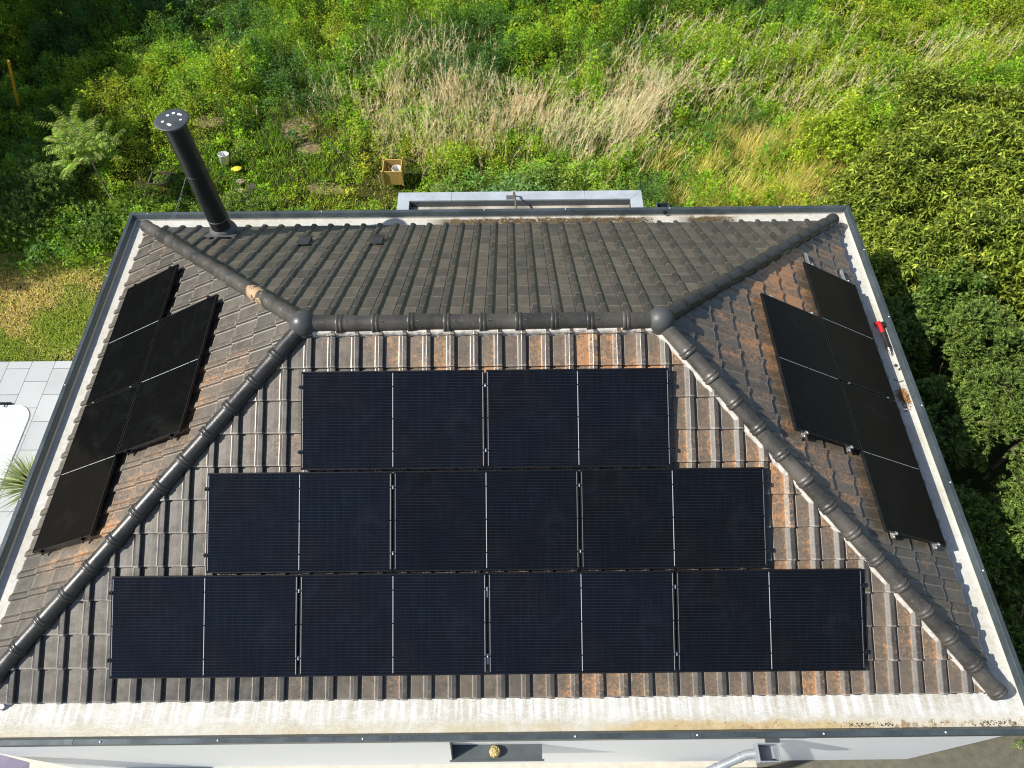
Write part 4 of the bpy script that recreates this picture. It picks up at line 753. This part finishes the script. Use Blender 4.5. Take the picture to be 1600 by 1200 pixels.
# young tree of feathered leaves
def young_tree():
    base = Vector((-8.75, 11.1, GZ)); top = Vector((-9.05, 11.7, GZ + 1.45)); r = empty('young_tree', base); tag(r, 'young sunlit tree with long feathered leaves on a thin bare stem, left of the flue', 'tree')
    rr = random.Random(3); mb = MB(); mb.tube([base, base.lerp(top, .5) + Vector((-.03, 0, 0)), top], [.022, .018, .012], 8); S = Leaves(); cc = top; P_ = []; D_ = []; L_ = []; C_ = []; Nn = []
    for b in range(9):
        a = b * 2.1 + rr.uniform(-.4, .4); bt = top + Vector((math.cos(a) * .55, math.sin(a) * .50, rr.uniform(-.25, .75))); s0 = base.lerp(top, rr.uniform(.75, 1)); mb.tube([s0, s0.lerp(bt, .5) + Vector((0, 0, .05)), bt], [.012, .009, .006], 6)
        for f in range(11):
            az = rr.uniform(0, 6.28); o = s0.lerp(bt, rr.uniform(.35, 1)); dr = Vector((math.cos(az), math.sin(az), rr.uniform(.45, 1.3))).normalized(); LF = rr.uniform(.38, .72); side = dr.cross(Vector((0, 0, 1))).normalized()
            for k in range(12):
                t = k / 11; p = o + dr * LF * t - Vector((0, 0, .20 * t * t)) ; tan = (dr * LF - Vector((0, 0, .6 * t))).normalized()
                for sg in (-1, 1):
                    P_.append(p); D_.append(side * sg + tan * .45 + Vector((0, 0, -.22))); L_.append(.135 * (1 - .55 * abs(t - .35)) * rr.uniform(.8, 1.1)); c = (.25, .42, .06) if rr.random() < .75 else (.36, .40, .15); C_.append(c)
            mb.tube([o, o + dr * LF * .5 - Vector((0, 0, .05)), o + dr * LF - Vector((0, 0, .2))], [.004, .003, .002], 4, caps=False)
    P_ = np.array(P_); L_ = np.array(L_); S.add(P_, np.array(D_), L_, L_ * .26, jit(np.array(C_), len(P_), .15, .06), nrm=np.tile([0, 0, 1.], (len(P_), 1))); S.build('crown', M_FOL, r); mb.build('trunk', plain('pale bark', (.26, .21, .14), .8), r)
young_tree()
for i, (x, y, dx, dy, h, lab) in enumerate([(-7.75, 11.0, -.28, .2, 1.1, 'thin bare stem beside the young tree, nearer the flue'), (-5.15, 13.6, -.35, .15, 1.0, 'bare pale twiggy sapling behind the flue lid'), (-9.6, 13.6, -.9, -.7, .5, 'leaning grey dead branch in the shade above the young tree')]):
    r = empty('bare_sapling', (x, y, GZ)); tag(r, lab, 'sapling'); mb = MB(); p0 = Vector((x, y, GZ)); p1 = p0 + Vector((dx, dy, h)); mb.tube([p0, p0.lerp(p1, .5) + Vector((.03, 0, 0)), p1], [.010, .008, .004], 6); mb.build('stem', M_BARK, r); mb = MB(); rr = random.Random(i)
    for k in range(6): a = p0.lerp(p1, rr.uniform(.3, .9)); mb.tube([a, a + Vector((rr.uniform(-.3, .3), rr.uniform(-.2, .2), rr.uniform(.15, .45)))], [.006, .003], 5, caps=False)
    mb.build('twigs', M_BARK, r)
# yucca beside the terrace
def yucca(x, y, n, L, lab):
    r = empty('yucca', (x, y, GZ)); tag(r, lab, 'yucca'); S = Leaves(); az = RNG.uniform(0, 6.28, n); el = RNG.uniform(.05, 1.5, n); d = np.stack([np.cos(az) * np.cos(el), np.sin(az) * np.cos(el), np.sin(el)], 1); p = np.tile([x, y, GZ + .55], (n, 1)) + d * .04
    ll = L * RNG.uniform(.75, 1.1, n); c = jit((.27, .33, .23), n, .25, .05); S.add(p, d, ll * .55, np.full(n, .035), c, shape='blade', nrm=np.tile([0, 0, 1.], (n, 1))); S.add(p + unit(d) * (ll * .0)[:, None], d + np.array([0, 0, -.05]), ll, np.full(n, .024), c, nrm=np.tile([0, 0, 1.], (n, 1))); S.build('leaves', M_FOL, r)
    mb = MB(); mb.tube([(x, y, GZ), (x, y, GZ + .58)], [.09, .07], 10); mb.build('trunk', M_BARK, r)
yucca(-7.95, 3.95, 260, .72, 'spiky yucca beside the pool terrace, at the left gutter')

# things lying in the clearing
M_WOOD = None
def wood():
    q = N('golden pine boards'); o = q.obj(); g = q.noise(q.mapv(o, (3, 3, 60)), 2, 5, .7); return q.set(col=q.mix(g, (.42, .26, .06), (.62, .44, .14)), rough=.6)
M_WOOD = wood()
bx = empty('wooden_planter', (-2.55, 11.75, GZ)); tag(bx, 'square wooden planter box open at the top, behind the extension', 'planter')
cxp, cyp, wz = -2.46, 12.35, .5; hw = .215
for s_ in (-1, 1):
    mb = MB(); [mb.box((cxp, cyp + s_ * hw, GZ + .06 + k * .10), (2 * hw - .03, .022, .095)) for k in range(4)]; mb.build('side_board', M_WOOD, bx, bevel=.002)
    mb = MB(); [mb.box((cxp + s_ * hw, cyp, GZ + .06 + k * .10), (.022, 2 * hw - .03, .095)) for k in range(4)]; mb.build('side_board', M_WOOD, bx, bevel=.002)
for a in (-1, 1):
    for b in (-1, 1): mb = MB(); mb.box((cxp + a * (hw + .018), cyp + b * (hw + .018), GZ + .22), (.045, .045, .44)); mb.build('corner_post', M_WOOD, bx, bevel=.004)
pot = MB(); pot.lathe([(.0, .02), (.08, .02), (.105, .24), (.118, .25), (.122, .235), (.10, .0), (.0, .0)], (cxp + .11, cyp - .08, GZ + .15), 24); tag(pot.build('flower_pot', plain('white pot', (.6, .58, .52), .5)), 'round white-rimmed pot standing inside the wooden planter', 'pot')
bk = empty('bucket', (-6.63, 12.65, GZ)); tag(bk, 'white plastic bucket lying open in the grass right of the flue', 'bucket')
Mb = Matrix.Translation((-6.62, 12.8, GZ + .26)) @ Matrix.Scale(1.05, 4) @ Matrix.Rotation(-.25, 4, 'X') @ Matrix.Rotation(.1, 4, 'Y'); mb = MB(); mb.lathe([(0, .01), (.085, .012), (.115, .24), (.124, .245), (.125, .225), (.118, .22), (.092, .0), (0, .0)], (0, 0, -.1), 28, M=Mb); mb.build('shell', plain('white plastic', (.75, .75, .7), .4, var=.05), bk)
mb = MB(); mb.lathe([(0, .06), (.090, .06)], (0, 0, -.1), 20, M=Mb); mb.build('contents', plain('dark water', (.01, .01, .01), .1), bk)
mb = MB(); mb.lathe([(0, .014), (.115, .014), (.13, .004), (.125, 0), (0, 0)], (0, 0, 0), 24, M=Matrix.Translation((-6.32, 12.6, GZ + .14)) @ Matrix.Rotation(-.2, 4, 'X')); tag(mb.build('plastic_disc', plain('yellow plastic', (.72, .62, .06), .45, var=.1)), 'round yellow lid lying in the grass beside the white bucket', 'lid')
STT = unproj(13, 95, -1.5); STB = unproj(22.5, 137, -2.3); STB = STT + (STB - STT) * 1.7; st = MB(); st.tube([STB, STT], .033, 8); tag(st.build('yellow_stake', plain('yellow paint', (.75, .36, .02), .5, var=.15)), 'yellow wooden stake standing in the dark shade at the far left', 'stake')
sq = empty('sunken_frame', (-7.6, 12.2, GZ)); tag(sq, 'dark square frame in the short grass between the young tree and the flue', 'frame')
for s_ in (-1, 1): mb = MB(); mb.box((-8.15, 12.35 + s_ * .2, GZ + .06), (.46, .02, .1)); mb.build('board', M_BARK, sq); mb = MB(); mb.box((-8.15 + s_ * .23, 12.35, GZ + .06), (.02, .40, .1)); mb.build('board', M_BARK, sq)
mb = MB(); mb.box((-8.15, 12.35, GZ + .02), (.44, .38, .03)); mb.build('soil', plain('dark soil', (.02, .015, .01), .9), sq)
# rubble pile with a leaning board right of the flue
rr = random.Random(12)
for i in range(22):
    x = -6.15 + rr.gauss(0, .30); y = 11.55 + rr.gauss(0, .36); s_ = rr.uniform(.05, .12); bm = bmesh.new(); bmesh.ops.create_icosphere(bm, subdivisions=1, radius=s_)
    for v in bm.verts: v.co = Vector((v.co.x * rr.uniform(.7, 1.4), v.co.y * rr.uniform(.6, 1.1), v.co.z * rr.uniform(.3, .7))) + Vector((x, y, GZ + .05 + s_ * .3))
    me = bpy.data.meshes.new('rubble_stone'); bm.to_mesh(me); bm.free()
    if i == 0: M_STONE = plain('pale stone', (.42, .34, .22), .9, var=.35, scale=5)
    me.materials.append(M_STONE); o = bpy.data.objects.new('rubble_stone', me); COL.objects.link(o); tag(o, 'pale stone in the small rubble pile right of the flue', 'stone', 'stones of the rubble pile')
for i, (x, y, l, rz_, rx_) in enumerate([(-5.86, 11.6, .75, 1.35, .5), (-6.25, 11.3, .5, .5, .15)]):
    mb = MB(); mb.box((0, 0, 0), (l, .12, .03)); o = mb.build('loose_board', plain('grey old wood', (.16, .13, .10), .9, var=.3, scale=9), bevel=.003); o.matrix_world = Matrix.Translation((x, y, GZ + .22)) @ Matrix.Rotation(rz_, 4, 'Z') @ Matrix.Rotation(rx_, 4, 'X'); tag(o, ('longer grey board leaning on the right side of the rubble pile', 'short grey board lying on the left of the rubble pile')[i], 'board')
# tarpaulin-like sack in the shade beside the right coping
mb = MB(); mb.tube([(7.05, 2.9, GZ + .9), (7.15, 3.05, GZ + 1.15), (7.1, 3.3, GZ + 1.2), (7.0, 3.45, GZ + .95)], [.06, .16, .18, .05], 10); tag(mb.build('cloth_sack', plain('khaki cloth', (.16, .15, .09), .9, var=.3, scale=6, bump=.5)), 'khaki cloth bundle in the shaded conifers beside the right coping', 'bundle')

# tall trees outside the left edge: they throw the shade seen at the upper left
for i, (x, y, z, r, h) in enumerate([(-15.6, 9.8, -.2, 1.9, 2.6), (-16.2, 12.0, .6, 2.1, 3.2), (-16.4, 15.0, .3, 1.8, 3.), (-17.2, 17.9, .8, 2.2, 3.2), (-14.9, 20.6, .5, 2., 3.)]):
    bl = [(x, y, z, r, r, h * .5)] + [(x + r * math.cos(k * 1.3) * .7, y + r * math.sin(k * 1.3) * .7, z + math.sin(k * 2.7) * h * .35, r * .5, r * .5, h * .3) for k in range(7)]
    shrub('shade_tree', 'tree', ('dark tree beyond the left edge, nearest the lawn', 'dark tree beyond the left edge, beside the young tree', 'dark tree beyond the left edge, level with the flue lid', 'dark tree beyond the upper left corner', 'dark tree at the far upper left')[i], 'trees left of the field', x, y, bl, laurel_leaves(bl, 26, (.03, .07, .012), (.08, .14, .03), L=.17, per=8, W=.55, droop=0), M_FOL, dict(r=.14, seed=i, spread=1.2))
